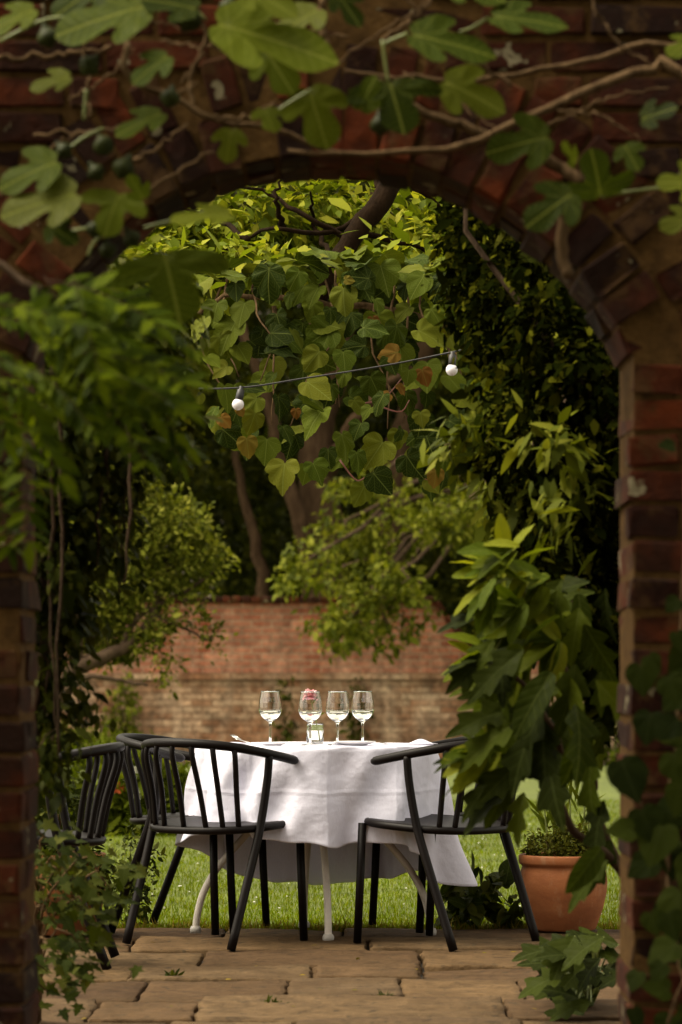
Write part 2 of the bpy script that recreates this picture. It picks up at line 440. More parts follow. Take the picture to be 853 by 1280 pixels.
class MB:
    """collects verts / faces and links them as one mesh"""
    def __init__(s):
        s.v, s.f, s.n, s.smooth = [], [], 0, True

    def add(s, v, f):
        v = np.asarray(v, float).reshape(-1, 3)
        s.v.append(v)
        s.f += [tuple(int(i) + s.n for i in q) for q in f]
        s.n += len(v)

    def tube(s, pts, rad, sides=10, caps=True):
        pts = np.asarray(pts, float)
        n = len(pts)
        rad = np.full(n, rad, float) if np.isscalar(rad) else np.asarray(rad, float)
        tan = np.gradient(pts, axis=0)
        tan /= np.linalg.norm(tan, axis=1)[:, None] + 1e-12
        ref = np.array((0, 0, 1.0)) if abs(tan[0][2]) < 0.9 else np.array((1.0, 0, 0))
        a = np.cross(tan[0], ref); a /= np.linalg.norm(a)
        vs_ = []
        ang = np.linspace(0, 2 * PI, sides, endpoint=False)
        for i in range(n):
            a = a - tan[i] * np.dot(a, tan[i]); a /= np.linalg.norm(a) + 1e-12
            b = np.cross(tan[i], a)
            vs_.append(pts[i] + rad[i] * (np.cos(ang)[:, None] * a + np.sin(ang)[:, None] * b))
        fs = []
        for i in range(n - 1):
            for k in range(sides):
                k2 = (k + 1) % sides
                fs.append((i * sides + k, i * sides + k2, (i + 1) * sides + k2, (i + 1) * sides + k))
        if caps:
            fs.append(tuple(range(sides - 1, -1, -1)))
            fs.append(tuple((n - 1) * sides + k for k in range(sides)))
        s.add(np.concatenate(vs_), fs)

    def lathe(s, prof, seg=32, c=(0, 0, 0), close=False):
        prof = np.asarray(prof, float)
        n = len(prof)
        ang = np.linspace(0, 2 * PI, seg, endpoint=False)
        v = np.stack([np.outer(prof[:, 0], np.cos(ang)), np.outer(prof[:, 0], np.sin(ang)), np.repeat(prof[:, 1][:, None], seg, 1)], -1).reshape(-1, 3) + np.array(c)
        fs = []
        m = n if close else n - 1
        for i in range(m):
            j = (i + 1) % n
            for k in range(seg):
                k2 = (k + 1) % seg
                fs.append((i * seg + k, i * seg + k2, j * seg + k2, j * seg + k))
        s.add(v, fs)

    def box(s, c, d, rz=0.0, jit=0.0, bev=0.0, rx=0.0, ry=0.0):
        """bevelled box; c centre, d full sizes"""
        hx, hy, hz = np.array(d) / 2
        if bev > 0:
            b = min(bev, hx * 0.8, hy * 0.8, hz * 0.8)
            v, idx = [], {}
            for sx in (-1, 1):
                for sy in (-1, 1):
                    for sz in (-1, 1):
                        for ax in range(3):
                            p = [sx * (hx - b), sy * (hy - b), sz * (hz - b)]
                            p[ax] = (sx * hx, sy * hy, sz * hz)[ax]
                            idx[(sx, sy, sz, ax)] = len(v); v.append(p)
            fs = []
            g = idx
            for sg in (-1, 1):
                fs.append([g[(sg, -1, -1, 0)], g[(sg, 1, -1, 0)], g[(sg, 1, 1, 0)], g[(sg, -1, 1, 0)]][::sg])
                fs.append([g[(-1, sg, -1, 1)], g[(-1, sg, 1, 1)], g[(1, sg, 1, 1)], g[(1, sg, -1, 1)]][::sg])
                fs.append([g[(-1, -1, sg, 2)], g[(1, -1, sg, 2)], g[(1, 1, sg, 2)], g[(-1, 1, sg, 2)]][::sg])
            for a in (-1, 1):
                for b2 in (-1, 1):
                    sg = a * b2
                    fs.append([g[(a, b2, -1, 0)], g[(a, b2, -1, 1)], g[(a, b2, 1, 1)], g[(a, b2, 1, 0)]][::sg])
                    fs.append([g[(a, -1, b2, 2)], g[(a, -1, b2, 0)], g[(a, 1, b2, 0)], g[(a, 1, b2, 2)]][::sg])
                    fs.append([g[(-1, a, b2, 1)], g[(-1, a, b2, 2)], g[(1, a, b2, 2)], g[(1, a, b2, 1)]][::sg])
                    for c2 in (-1, 1):
                        fs.append([g[(a, b2, c2, 0)], g[(a, b2, c2, 1)], g[(a, b2, c2, 2)]][::(a * b2 * c2)])
            v = np.array(v)
        else:
            v = np.array([(x, y, z) for x in (-hx, hx) for y in (-hy, hy) for z in (-hz, hz)])
            fs = [(0, 1, 3, 2), (4, 6, 7, 5), (0, 4, 5, 1), (2, 3, 7, 6), (0, 2, 6, 4), (1, 5, 7, 3)]
        if jit: v = v + rng.normal(0, jit, v.shape)
        m = np.array(Matrix.Rotation(rz, 3, 'Z') @ Matrix.Rotation(ry, 3, 'Y') @ Matrix.Rotation(rx, 3, 'X'))
        s.add(v @ m.T + np.array(c), fs)

    def build(s, name, mat, parent=None, smooth=None, rel=None):
        v = np.concatenate(s.v) if s.v else np.zeros((0, 3))
        if rel is not None: v = v - np.asarray(rel)
        me = bpy.data.meshes.new(name)
        me.from_pydata(v.tolist(), [], s.f)
        me.update()
        if s.smooth if smooth is None else smooth:
            me.polygons.foreach_set('use_smooth', [True] * len(me.polygons))
        return link_mesh(name, me, mat, parent)


def spline(pts, n=24):
    """Catmull-Rom through pts (may carry a radius as 4th value)"""
    p = np.asarray(pts, float)
    p = np.vstack([2 * p[0] - p[1], p, 2 * p[-1] - p[-2]])
    out = []
    seg = len(p) - 3
    for t in np.linspace(0, seg, n):
        i = min(int(t), seg - 1); u = t - i
        a, b, c, d = p[i:i + 4]
        out.append(0.5 * ((2 * b) + (-a + c) * u + (2 * a - 5 * b + 4 * c - d) * u * u + (-a + 3 * b - 3 * c + d) * u ** 3))
    return np.array(out)


# ---- leaves
def tmpl_simple(w=0.42, curl=0.12, fold=0.12, belly=0.42):
    """pointed oval leaf, length 1 along +Y, 8 triangles"""
    v = [(0, 0, 0), (0, belly, 0), (0, 0.78, 0), (0, 1, 0), (-w / 2, belly * 0.9, 0), (w / 2, belly * 0.9, 0), (-w * 0.30, 0.76, 0), (w * 0.30, 0.76, 0)]
    v = np.array(v, float)
    v[:, 2] = fold * np.abs(v[:, 0]) * 2 * w - curl * v[:, 1] ** 2
    f = [(0, 1, 4), (0, 5, 1), (4, 1, 6), (1, 2, 6), (1, 5, 7), (1, 7, 2), (6, 2, 3), (2, 7, 3)]
    return v, np.array(f)


def tmpl_quad(w=0.55):
    v = np.array([(0, 0, 0), (-w / 2, 0.45, 0.06), (w / 2, 0.45, 0.06), (0, 1, -0.08)], float)
    return v, np.array([(0, 2, 1), (1, 2, 3)])


def polar_leaf(outline, centre, fold=0.1, curl=0.15, ripple=0.03, rings=(0.5, 1.0), mid_fold=True):
    """star-shaped leaf from a closed outline (list of x,y), fanned from the centre with an inner ring"""
    o = np.array(outline, float); c = np.array(centre, float)
    n = len(o)
    v = [np.array([c[0], c[1], 0.0])]
    for k in rings:
        for p in o:
            q = c + (p - c) * k
            v.append(np.array([q[0], q[1], 0.0]))
    v = np.array(v)
    v[:, 2] = fold * np.abs(v[:, 0]) - curl * v[:, 1] ** 2 * np.sign(curl)
    a = np.arctan2(v[:, 0], v[:, 1] - c[1]); r = np.hypot(v[:, 0], v[:, 1] - c[1])
    v[:, 2] += ripple * np.sin(a * 7 + 0.7) * r
    f = []
    for i in range(n):
        j = (i + 1) % n
        f.append((0, 1 + i, 1 + j))
        for k in range(len(rings) - 1):
            a0 = 1 + k * n; b0 = 1 + (k + 1) * n
            f.append((a0 + i, b0 + i, b0 + j)); f.append((a0 + i, b0 + j, a0 + j))
    return v, np.array(f)


def sym(half):
    """half: points on the right side from base to tip (x>=0); returns closed outline"""
    left = [(-x, y) for x, y in half[::-1] if x > 1e-6]
    return half + left


def refine(pts, tooth=0.0, m=2):
    out = []
    n = len(pts)
    for i in range(n):
        a = np.array(pts[i]); b = np.array(pts[(i + 1) % n])
        out.append(tuple(a))
        for k in range(1, m):
            q = a + (b - a) * k / m
            nrm = np.array((b - a)[::-1]) * (1, -1)
            L = np.linalg.norm(nrm) + 1e-9
            out.append(tuple(q + nrm / L * tooth * (1 if k % 2 else -1)))
    return out


VINE = polar_leaf(refine(sym([(0, 0.10), (0.13, 0.0), (0.30, 0.03), (0.42, 0.16), (0.47, 0.33), (0.46, 0.46), (0.37, 0.56), (0.33, 0.66), (0.22, 0.76), (0.13, 0.87), (0, 1.0)]), 0.012, 2), (0, 0.12), 0.10, 0.14, 0.03)
VINE2 = polar_leaf(refine(sym([(0, 0.12), (0.12, 0.0), (0.28, 0.0), (0.42, 0.10), (0.50, 0.27), (0.49, 0.42), (0.38, 0.47), (0.40, 0.60), (0.30, 0.70), (0.19, 0.74), (0.10, 0.86), (0, 1.0)]), 0.018, 2), (0, 0.14), 0.28, 0.32, 0.06)
VINE3 = polar_leaf(refine(sym([(0, 0.10), (0.14, -0.03), (0.33, 0.02), (0.45, 0.18), (0.46, 0.36), (0.43, 0.50), (0.33, 0.60), (0.27, 0.74), (0.16, 0.82), (0, 0.96)]), 0.016, 2), (0, 0.12), 0.02, 0.42, 0.09)
FIG = polar_leaf(refine(sym([(0, 0.06), (0.10, 0.0), (0.22, 0.05), (0.36, 0.20), (0.43, 0.36), (0.42, 0.46), (0.33, 0.48), (0.24, 0.42), (0.185, 0.40), (0.17, 0.47), (0.21, 0.60), (0.24, 0.74), (0.20, 0.86), (0.10, 0.95), (0, 1.0)]), 0.008, 2), (0, 0.26), 0.10, 0.10, 0.035)
FIG2 = polar_leaf(refine(sym([(0, 0.06), (0.09, 0.0), (0.22, 0.02), (0.40, 0.10), (0.52, 0.26), (0.52, 0.40), (0.42, 0.44), (0.28, 0.38), (0.19, 0.38), (0.18, 0.50), (0.22, 0.66), (0.20, 0.84), (0.09, 0.96), (0, 1.0)]), 0.008, 2), (0, 0.24), 0.12, 0.12, 0.04)
OAK = polar_leaf(refine(sym([(0, 0.0), (0.07, 0.05), (0.15, 0.14), (0.26, 0.23), (0.36, 0.36), (0.24, 0.38), (0.15, 0.43), (0.19, 0.52), (0.27, 0.63), (0.31, 0.74), (0.20, 0.74), (0.12, 0.76), (0.10, 0.86), (0.05, 0.95), (0, 1.0)]), 0.008, 2), (0, 0.45), 0.16, 0.30, 0.015)
MAPLE = polar_leaf(refine(sym([(0, 0.08), (0.10, 0.02), (0.30, 0.0), (0.22, 0.14), (0.30, 0.24), (0.50, 0.36), (0.30, 0.42), (0.18, 0.44), (0.22, 0.60), (0.10, 0.78), (0, 1.0)]), 0.0, 1), (0, 0.22), 0.10, 0.15, 0.02)
LANCE = tmpl_simple(0.30, 0.18, 0.10, 0.40)
OVAL = tmpl_simple(0.55, 0.10, 0.14, 0.42)
QUAD = tmpl_quad()
BROAD = polar_leaf(refine(sym([(0, 0.0), (0.16, 0.06), (0.28, 0.25), (0.33, 0.45), (0.29, 0.66), (0.16, 0.86), (0, 1.0)]), 0.01, 2), (0, 0.4), 0.15, 0.2, 0.03)


def unit(a):
    a = np.asarray(a, float)
    return a / (np.linalg.norm(a, axis=-1, keepdims=True) + 1e-12)


def leaves(name, tm, pos, direc, normal, size, mat, parent=None, width=None, rel=None):
    """one mesh of many leaves. pos (m,3) leaf bases, direc tip directions, normal upper-side hints, size lengths"""
    tv, tf = tm
    pos = np.asarray(pos, float)
    m, n = len(pos), len(tv)
    y = unit(direc)
    z = np.asarray(normal, float); z = unit(z - y * np.sum(z * y, 1, keepdims=True))
    x = np.cross(y, z)
    s = np.broadcast_to(np.asarray(size, float), (m,))[:, None, None]
    wd = (np.ones(m) if width is None else np.broadcast_to(np.asarray(width, float), (m,)))[:, None, None]
    V = pos[:, None, :] + s * (tv[None, :, 0:1] * wd * x[:, None, :] + tv[None, :, 1:2] * y[:, None, :] + tv[None, :, 2:3] * z[:, None, :])
    if rel is not None: V = V - np.asarray(rel)
    T = (tf[None] + (np.arange(m) * n)[:, None, None]).reshape(-1)
    me = bpy.data.meshes.new(name)
    me.vertices.add(m * n)
    me.vertices.foreach_set('co', V.reshape(-1).astype(np.float32))
    nf = m * len(tf)
    me.loops.add(nf * 3)
    me.loops.foreach_set('vertex_index', T.astype(np.int32))
    me.polygons.add(nf)
    me.polygons.foreach_set('loop_start', np.arange(0, nf * 3, 3, dtype=np.int32))
    me.polygons.foreach_set('loop_total', np.full(nf, 3, dtype=np.int32))
    me.polygons.foreach_set('use_smooth', np.ones(nf, dtype=bool))
    uvl = me.uv_layers.new(name='UVMap')
    uv = np.tile(np.stack([tv[:, 0] + 0.5, tv[:, 1]], 1), (m, 1))[T]
    uvl.data.foreach_set('uv', uv.reshape(-1).astype(np.float32))
    me.update(calc_edges=True)
    me.validate()
    return link_mesh(name, me, mat, parent)


def rand_dirs(m):
    return unit(rng.normal(size=(m, 3)))


def blob_points(blobs, n, shell=0.6, clump=0.0, per=25):
    """points in ellipsoids; returns (pos, outward). blobs: (cx,cy,cz, rx,ry,rz[,weight])"""
    B = np.array([b[:6] for b in blobs], float)
    w = np.array([b[6] if len(b) > 6 else b[3] * b[4] * b[5] ** 1.0 for b in blobs], float)
    w = w ** 0.75; w /= w.sum()
    def one(k):
        id_ = rng.choice(len(B), k, p=w)
        d = rand_dirs(k)
        r = (rng.random(k) ** (1 / 3.0)) * (1 - shell) + shell * (0.8 + 0.25 * rng.random(k))
        return B[id_, :3] + d * r[:, None] * B[id_, 3:6], d
    if clump > 0:
        k = max(3, n // per)
        c, d = one(k)
        ii = rng.integers(0, k, n)
        p = c[ii] + rng.normal(0, clump, (n, 3))
        return p, unit(d[ii] + 0.5 * rand_dirs(n))
    return one(n)


def crown(name, tm, blobs, n, size, mat, parent, shell=0.6, clump=0.0, per=25, droop=0.3, up=0.7, sv=0.3, rel=None, out=0.8):
    p, d = blob_points(blobs, n, shell, clump, per)
    m = len(p)
    dr = unit(out * d + 0.8 * rand_dirs(m) + np.array((0, 0, -droop)))
    nm = unit(0.5 * d + 0.55 * rand_dirs(m) + np.array((0, 0, up)))
    sz = size * np.exp(rng.normal(0, sv, m))
    return leaves(name, tm, p, dr, nm, sz, mat, parent, rel=rel)


# ================================================================== THE SETTING
gm = MB()
gm.add([(-150, -60, -0.06), (150, -60, -0.06), (150, 300, -0.06), (-150, 300, -0.06)], [(0, 1, 2, 3)])
tag(gm.build('ground', M['field']), None, None, kind='structure')

# ---- patio of riven slabs
rows = [12.36, 11.86, 11.34, 10.74, 10.25, 9.62, 9.07, 8.52, 7.95, 7.4, 6.8, 6.2, 5.6, 5.0, 4.4, 3.8, 3.2, 2.6, 2.0, 1.4, 0.8, 0.2, -0.4, -1.0]
sb = MB(); sb.smooth = False
offs = {10.25: 0.13}
for a, b in zip(rows[:-1], rows[1:]):
    x = -3.2 - rng.random() * 0.5
    while x < 3.2:
        w = rng.choice([0.38, 0.5, 0.65, 0.85]) + rng.normal(0, 0.05)
        gap = 0.006 + 0.034 * rng.random() ** 4
        ga = 0.006 + 0.012 * rng.random() ** 2
        dd = (a - b) - ga
        ww = w - gap
        # top sheet: grid so the riven surface can undulate
        nx, ny = 22, 15
        gx = np.concatenate([[-ww / 2], np.linspace(-ww / 2 + .006, ww / 2 - .006, nx - 2), [ww / 2]]); gy = np.concatenate([[-dd / 2], np.linspace(-dd / 2 + .006, dd / 2 - .006, ny - 2), [dd / 2]])
        tz = rng.normal(0, 0.0042); tx = rng.normal(0, 0.005); ty = rng.normal(0, 0.012)
        ph = rng.random(6) * 6
        X, Y = np.meshgrid(gx, gy, indexing='ij')
        ex = 0.5 * ww - np.abs(X); ey = 0.5 * dd - np.abs(Y)
        wob = 0.002 * np.sin(X * 23 + ph[0]) + 0.002 * np.sin(X * 51 + ph[1]) + rng.normal(0, .0025, X.shape)
        wob2 = 0.005 * np.sin(Y * 27 + ph[2]) + rng.normal(0, .003, X.shape)
        Z = tz + tx * X + ty * Y + 0.003 * np.sin(X * 9 + Y * 21 + ph[3]) + 0.0022 * np.sin(X * 5 - Y * 38 + ph[4])
        edge = np.minimum(ex, ey)
        Z = Z + rng.normal(0, .0009, X.shape)
        Z = np.where(edge < 1e-6, Z - 0.004 - 0.004 * rng.random(X.shape), Z)
        Yw = Y + np.where(ey < 1e-6, wob, 0); Xw = X + np.where(ex < 1e-6, wob2, 0)
        cx, cy = x + w / 2, (a + b) / 2
        V = np.stack([cx + Xw, cy + Yw, Z], -1).reshape(-1, 3)
        ring = [(i, 0) for i in range(nx)] + [(nx - 1, j) for j in range(1, ny)] + [(i, ny - 1) for i in range(nx - 2, -1, -1)] + [(0, j) for j in range(ny - 2, 0, -1)]
        base = len(V)
        V = np.vstack([V, [(V[i * ny + j][0], V[i * ny + j][1], -0.05) for i, j in ring]])
        fs = [(i * ny + j, (i + 1) * ny + j, (i + 1) * ny + j + 1, i * ny + j + 1) for i in range(nx - 1) for j in range(ny - 1)]
        L = len(ring)
        for k in range(L):
            i, j = ring[k]; i2, j2 = ring[(k + 1) % L]
            fs.append((i2 * ny + j2, i * ny + j, base + k, base + (k + 1) % L))
        sb.add(V, fs)
        x += w
patio = tag(sb.build('patio', M['stone'], smooth=True), None, None, kind='structure')
me = patio.data
soil = MB(); soil.add([(-3.8, -1.2, -0.028), (3.8, -1.2, -0.028), (3.8, 12.42, -0.028), (-3.8, 12.42, -0.028)], [(0, 1, 2, 3)])
tag(soil.build('soil', M['soil']), None, None, kind='structure')
lw = MB(); lw.add([(-9, 12.4, -0.018), (9, 12.4, -0.018), (9, 33.8, -0.018), (-9, 33.8, -0.018)], [(0, 1, 2, 3)])
tag(lw.build('lawn', M['lawn']), None, None, kind='structure')


def blades(name, xs, ys, h, wd, mat, lean=0.35):
    m = len(xs)
    tv = np.array([(-0.5, 0, 0), (0.5, 0, 0), (-0.34, 0.55, 0.05), (0.34, 0.55, 0.05), (0, 1, 0.18)], float)
    tf = np.array([(0, 1, 3), (0, 3, 2), (2, 3, 4)])
    a = rng.random(m) * 2 * PI
    d = np.stack([np.cos(a) * lean * rng.random(m) * 1.6, np.sin(a) * lean * rng.random(m) * 1.6, np.ones(m)], 1)
    nrm = np.stack([np.cos(a), np.sin(a), np.full(m, 0.2)], 1)
    pos = np.stack([xs, ys, np.full(m, -0.02)], 1)
    return leaves(name, (tv, tf), pos, d, nrm, h, mat, None, width=wd / h)


n1 = 105000
u = rng.random(n1)
gy_ = 12.40 + 12.5 * u ** 1.7
gx_ = (rng.random(n1) * 2 - 1) * (0.115 * gy_ + 0.7)
hh_ = 0.016 + 0.020 * rng.random(n1)
tag(blades('grass', gx_, gy_, hh_, np.full(n1, 0.0034) * (1 + 0.06 * (gy_ - 12)), M['grass']), 'short mown green grass of the lawn', 'grass', kind='stuff')
n2 = 2600
ex_ = (rng.random(n2) * 2 - 1) * 2.6
ey_ = 12.37 + np.abs(rng.normal(0, 0.05, n2)) + 0.02 * np.sin(ex_ * 7)
tag(blades('edge_grass', ex_, ey_, 0.03 + 0.05 * rng.random(n2), 0.0045, M['straw'], 0.7), 'dry straw coloured grass fringe along the patio edge', 'grass', kind='stuff')
n3 = 420
dx = (rng.random(n3) * 2 - 1) * 2.4; dy = 12.6 + rng.random(n3) ** 1.3 * 8
pp = np.stack([dx, dy, 0.035 + 0.01 * rng.random(n3)], 1)
tag(leaves('clover_bloom', QUAD, pp, rand_dirs(n3) * (1, 1, 0.2), np.tile((0, -0.3, 1), (n3, 1)), 0.012, M['white_petal'], None, width=1.6), 'tiny white clover and daisy heads scattered in the lawn', 'flowers', kind='stuff')

def branch(mb, pts, r0, r1, n=16, sides=8, wob=0.0):
    p = spline(pts, n)
    if wob: p[1:-1] += rng.normal(0, wob, (n - 2, 3))
    mb.tube(p, np.linspace(r0, r1, n), sides)


def pb(x, y, d, rx, ry, rd=None):
    """pixel blob -> ellipsoid at distance d; radii in pixels, depth radius in metres"""
    p = P(x, y, d)
    s = d / F
    return (p[0], p[1], p[2], rx * s, rd if rd is not None else 0.7 * (rx + ry) / 2 * s, ry * s)


# unseen tree added behind the viewpoint to shade the near side of the arched wall
tr = thing('added_shade_tree', 'unseen tree added to shade the near side of the arched wall', 'tree', (2.9, -3.0, 0))
rel = np.array(tr.location)
mb = MB()
branch(mb, [(2.9, -3.0, 0), (2.8, -3.0, 2), (2.4, -2.6, 4.2)], 0.35, 0.25, 12, 12)
for q in ((-4, 2.6, 5.4), (3.8, 3, 5.4), (0, 4.4, 5.0), (-3, -5, 5), (5, -4, 5), (-5, -1, 5)):
    branch(mb, [(2.4, -2.6, 4.0), (1.2 + q[0] * .4, -1 + q[1] * .4, 4.7), q], 0.16, 0.03, 12, 8)
mb.build('trunk', M['bark_mid'], tr, rel=rel)
bl = [(x + rng.normal(0, .4), y + rng.normal(0, .4), 4.6 + rng.normal(0, .25), 1.5, 1.5, 0.8) for x in (-5, -2.6, 0, 2.6, 5) for y in (-6, -3.6, -1, 1.4, 3.6)]
bl += [(x, -7.5 + rng.normal(0, .4), z, 1.8, 1.0, 1.2) for x in (-6, -3, 0, 3, 6) for z in (1.0, 2.8)]
crown('crown', QUAD, bl, 26000, 0.27, M['l_bg'], tr, shell=0.4, clump=0.25, per=30, rel=rel)

n4 = 46
lx = (rng.random(n4) * 2 - 1) * 1.7; ly = 8.6 + rng.random(n4) * 3.7
tag(leaves('leaf_litter', OVAL, np.stack([lx, ly, np.full(n4, 0.014)], 1), rand_dirs(n4) * (1, 1, .1), np.tile((0, 0, 1.0), (n4, 1)) + rand_dirs(n4) * .3, 0.012 + 0.014 * rng.random(n4), M['straw'], None), 'scattered dry leaf bits and petals on the paving', 'leaf litter', kind='stuff')

# ================================================================== ARCHED WALL
Y0, Y1 = 6.63, 6.97
XL, XR = -0.667, 0.607
AX, AZ, AR = (XL + XR) / 2, 1.39, 0.691
SPR = AZ + math.sqrt(AR ** 2 - ((XR - XL) / 2) ** 2)
wall = thing('arched_wall', 'old dark red brick wall with a round headed arch framing the view', 'wall', (AX, (Y0 + Y1) / 2, 0))
rel = np.array(wall.location)
RING = 0.235


def inside_open(x, z, m=0.0):
    if z < SPR: return XL - m < x < XR + m
    return math.hypot(x - AX, z - AZ) < AR + m and XL - m < x < XR + m if m == 0 else math.hypot(x - AX, z - AZ) < AR + m


bk = MB(); bk.smooth = False
CH = 0.075
TOPZ = 2.95
XA, XB = -2.3, 2.25
nz = int(TOPZ / CH)


def brick(x0, x1, z0, z1, j=0.004):
    dpt = rng.normal(0, 0.003)
    yf, yb = Y0 + dpt, Y1 + rng.normal(0, 0.004)
    bk.box(((x0 + x1) / 2, (yf + yb) / 2, (z0 + z1) / 2), (x1 - x0, yb - yf, z1 - z0), ry=rng.normal(0, 0.008), jit=0.0026, bev=0.005)


for iz in range(nz):
    z0, z1 = iz * CH + 0.006, (iz + 1) * CH - 0.006
    zm = (z0 + z1) / 2
    # extents of solid wall in this course
    if zm < SPR:
        spans = [(XA, XL, 'r'), (XR, XB, 'l')]
    else:
        rr = AR + RING + 0.006
        q = rr * rr - (zm - AZ) ** 2
        if q > 0:
            hw = math.sqrt(q)
            spans = [(XA, AX - hw, 'r'), (AX + hw, XB, 'l')]
        else:
            spans = [(XA, XB, 'l')]
    for a, b, side in spans:
        # jamb end: alternate half brick / whole brick quoins, slightly ragged
        off = (0.215 if iz % 2 == 0 else 0.1025)
        x = b if side == 'r' else a
        sgn = -1 if side == 'r' else 1
        first = True
        while (x > a + 0.03) if side == 'r' else (x < b - 0.03):
            w = off if first else 0.215
            if first: x += sgn * (-0.004 + 0.012 * rng.random() * (1 if zm < SPR else 0))
            e = x + sgn * w
            e = max(e, a) if side == 'r' else min(e, b)
            lo, hi = sorted((x, e))
            if hi - lo > 0.02:
                # split through-bricks in depth on the jamb so the reveal shows its own joint
                if first and zm < SPR and iz % 2 == 1:
                    for ya, yb in ((Y0 + rng.normal(0, .004), Y0 + 0.108), (Y0 + 0.120, Y1 + rng.normal(0, .004))):
                        bk.box(((lo + hi) / 2 + rng.normal(0, .004), (ya + yb) / 2, zm), (hi - lo, yb - ya, z1 - z0), jit=0.0026, bev=0.005)
                else:
                    brick(lo, hi, z0, z1)
            x = e + sgn * 0.011
            first = False
# voussoir rings
a0 = math.acos(((XR - XL) / 2) / AR)
for ring, (ra, rb) in enumerate(((AR, AR + 0.112), (AR + 0.122, AR + RING))):
    n = int((PI - 2 * a0) * (ra + 0.05) / 0.074)
    for k in range(n):
        t = a0 + (PI - 2 * a0) * (k + 0.5) / n
        rm = (ra + rb) / 2
        hgt = rb - ra
        wd = (PI - 2 * a0) * rm / n - 0.011
        yj = rng.normal(0, 0.005)
        for ya, yb in (((Y0 + yj, Y0 + 0.165), (Y0 + 0.176, Y1)) if (k + ring) % 2 else ((Y0 + yj, Y1),)):
            bk.box((AX + rm * math.cos(t) + rng.normal(0, .003), (ya + yb) / 2, AZ + rm * math.sin(t)), (hgt, yb - ya, wd), ry=-t, jit=0.003, bev=0.005)
bk.build('brickwork', M['brick'], wall, smooth=False, rel=rel)
# mortar core: recessed slab with the opening cut out of it
cb = MB(); cb.smooth = False
m_ = 0.006
arc = [(AX + (AR + m_) * math.cos(t), AZ + (AR + m_) * math.sin(t)) for t in np.linspace(a0, PI - a0, 41)]
hole = [(XR + m_, 0.0), (XR + m_, SPR)] + arc[1:-1] + [(XL - m_, SPR), (XL - m_, 0.0)]
outer = [(XB - .01, 0.0), (XB - .01, SPR)] + [(XB - .01 if k < 8 else (XA + .01 if k > 32 else XB - .01 + (XA - XB + .02) * (k - 8) / 24.0), (SPR + (TOPZ - SPR) * (k / 8.0)) if k < 8 else ((SPR + (TOPZ - SPR) * (40 - k) / 8.0) if k > 32 else TOPZ)) for k in range(1, 40)] + [(XA + .01, SPR), (XA + .01, 0.0)]
nH = len(hole)
yf, yb = Y0 + 0.006, Y1 - 0.006
V = [(x, yf, z) for x, z in hole] + [(x, yf, z) for x, z in outer] + [(x, yb, z) for x, z in hole] + [(x, yb, z) for x, z in outer]
fs = []
for i in range(nH - 1):
    fs.append((i, nH + i, nH + i + 1, i + 1))
    fs.append((2 * nH + i, 2 * nH + i + 1, 3 * nH + i + 1, 3 * nH + i))
    fs.append((i, i + 1, 2 * nH + i + 1, 2 * nH + i))
    fs.append((nH + i + 1, nH + i, 3 * nH + i, 3 * nH + i + 1))
cb.add(V, fs)
cb.build('mortar', M['mortar'], wall, rel=rel)
cp = MB(); cp.smooth = False
x = XA - 0.02
while x < XB:
    cp.box((x + 0.11, (Y0 + Y1) / 2, TOPZ + 0.055), (0.215, 0.42, 0.10), jit=0.003, bev=0.02, rz=rng.normal(0, .01))
    x += 0.226
cp.build('coping', M['brick'], wall, rel=rel)

# ================================================================== FAR GARDEN WALL
WD = 36.0
fw = thing('garden_wall', 'far red brick garden wall with pale bloom, a ledge and a swept down end', 'wall', (0, WD, 0))
xs_ = [-14, 1.08] + [1.08 + 0.055 * k for k in range(1, 13)] + [2.2, 14]


def topz(x):
    if x <= 1.08: return 1.85
    t = min((x - 1.08) / 0.66, 1.0)
    return 1.85 - 0.62 * (1 - math.sqrt(max(0.0, 1 - (1 - t) ** 2)) if False else math.sin(t * PI / 2) ** 0.9)


def wall_strip(zlo, zhi, yf, yb):
    b = MB(); b.smooth = False
    n = len(xs_)
    V = []
    for x in xs_:
        zh = zhi(x) if callable(zhi) else zhi
        V += [(x, yf, zlo), (x, yf, zh), (x, yb, zh), (x, yb, zlo)]
    fs = []
    for i in range(n - 1):
        a, c = i * 4, (i + 1) * 4
        for k in range(4):
            fs.append((a + k, c + k, c + (k + 1) % 4, a + (k + 1) % 4))
    fs += [(0, 1, 2, 3), ((n - 1) * 4 + 3, (n - 1) * 4 + 2, (n - 1) * 4 + 1, (n - 1) * 4)]
    b.add(V, fs)
    return b


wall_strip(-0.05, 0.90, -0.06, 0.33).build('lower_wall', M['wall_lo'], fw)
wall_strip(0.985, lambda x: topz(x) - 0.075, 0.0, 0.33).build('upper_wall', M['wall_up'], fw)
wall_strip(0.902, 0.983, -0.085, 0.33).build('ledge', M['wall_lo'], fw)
b = MB(); b.smooth = False
x = -14
while x < 14:
    w = 0.11
    z = topz(x + w / 2)
    sl = math.atan((topz(x + w) - topz(x)) / w) if 1.0 < x < 1.8 else 0.0
    b.box((x + w / 2, 0.15, z - 0.036), (w - 0.012 + abs(math.sin(sl)) * .05, 0.40, 0.075), ry=-sl, jit=0.003, bev=0.012)
    x += w
b.build('coping', M['brick'], fw)

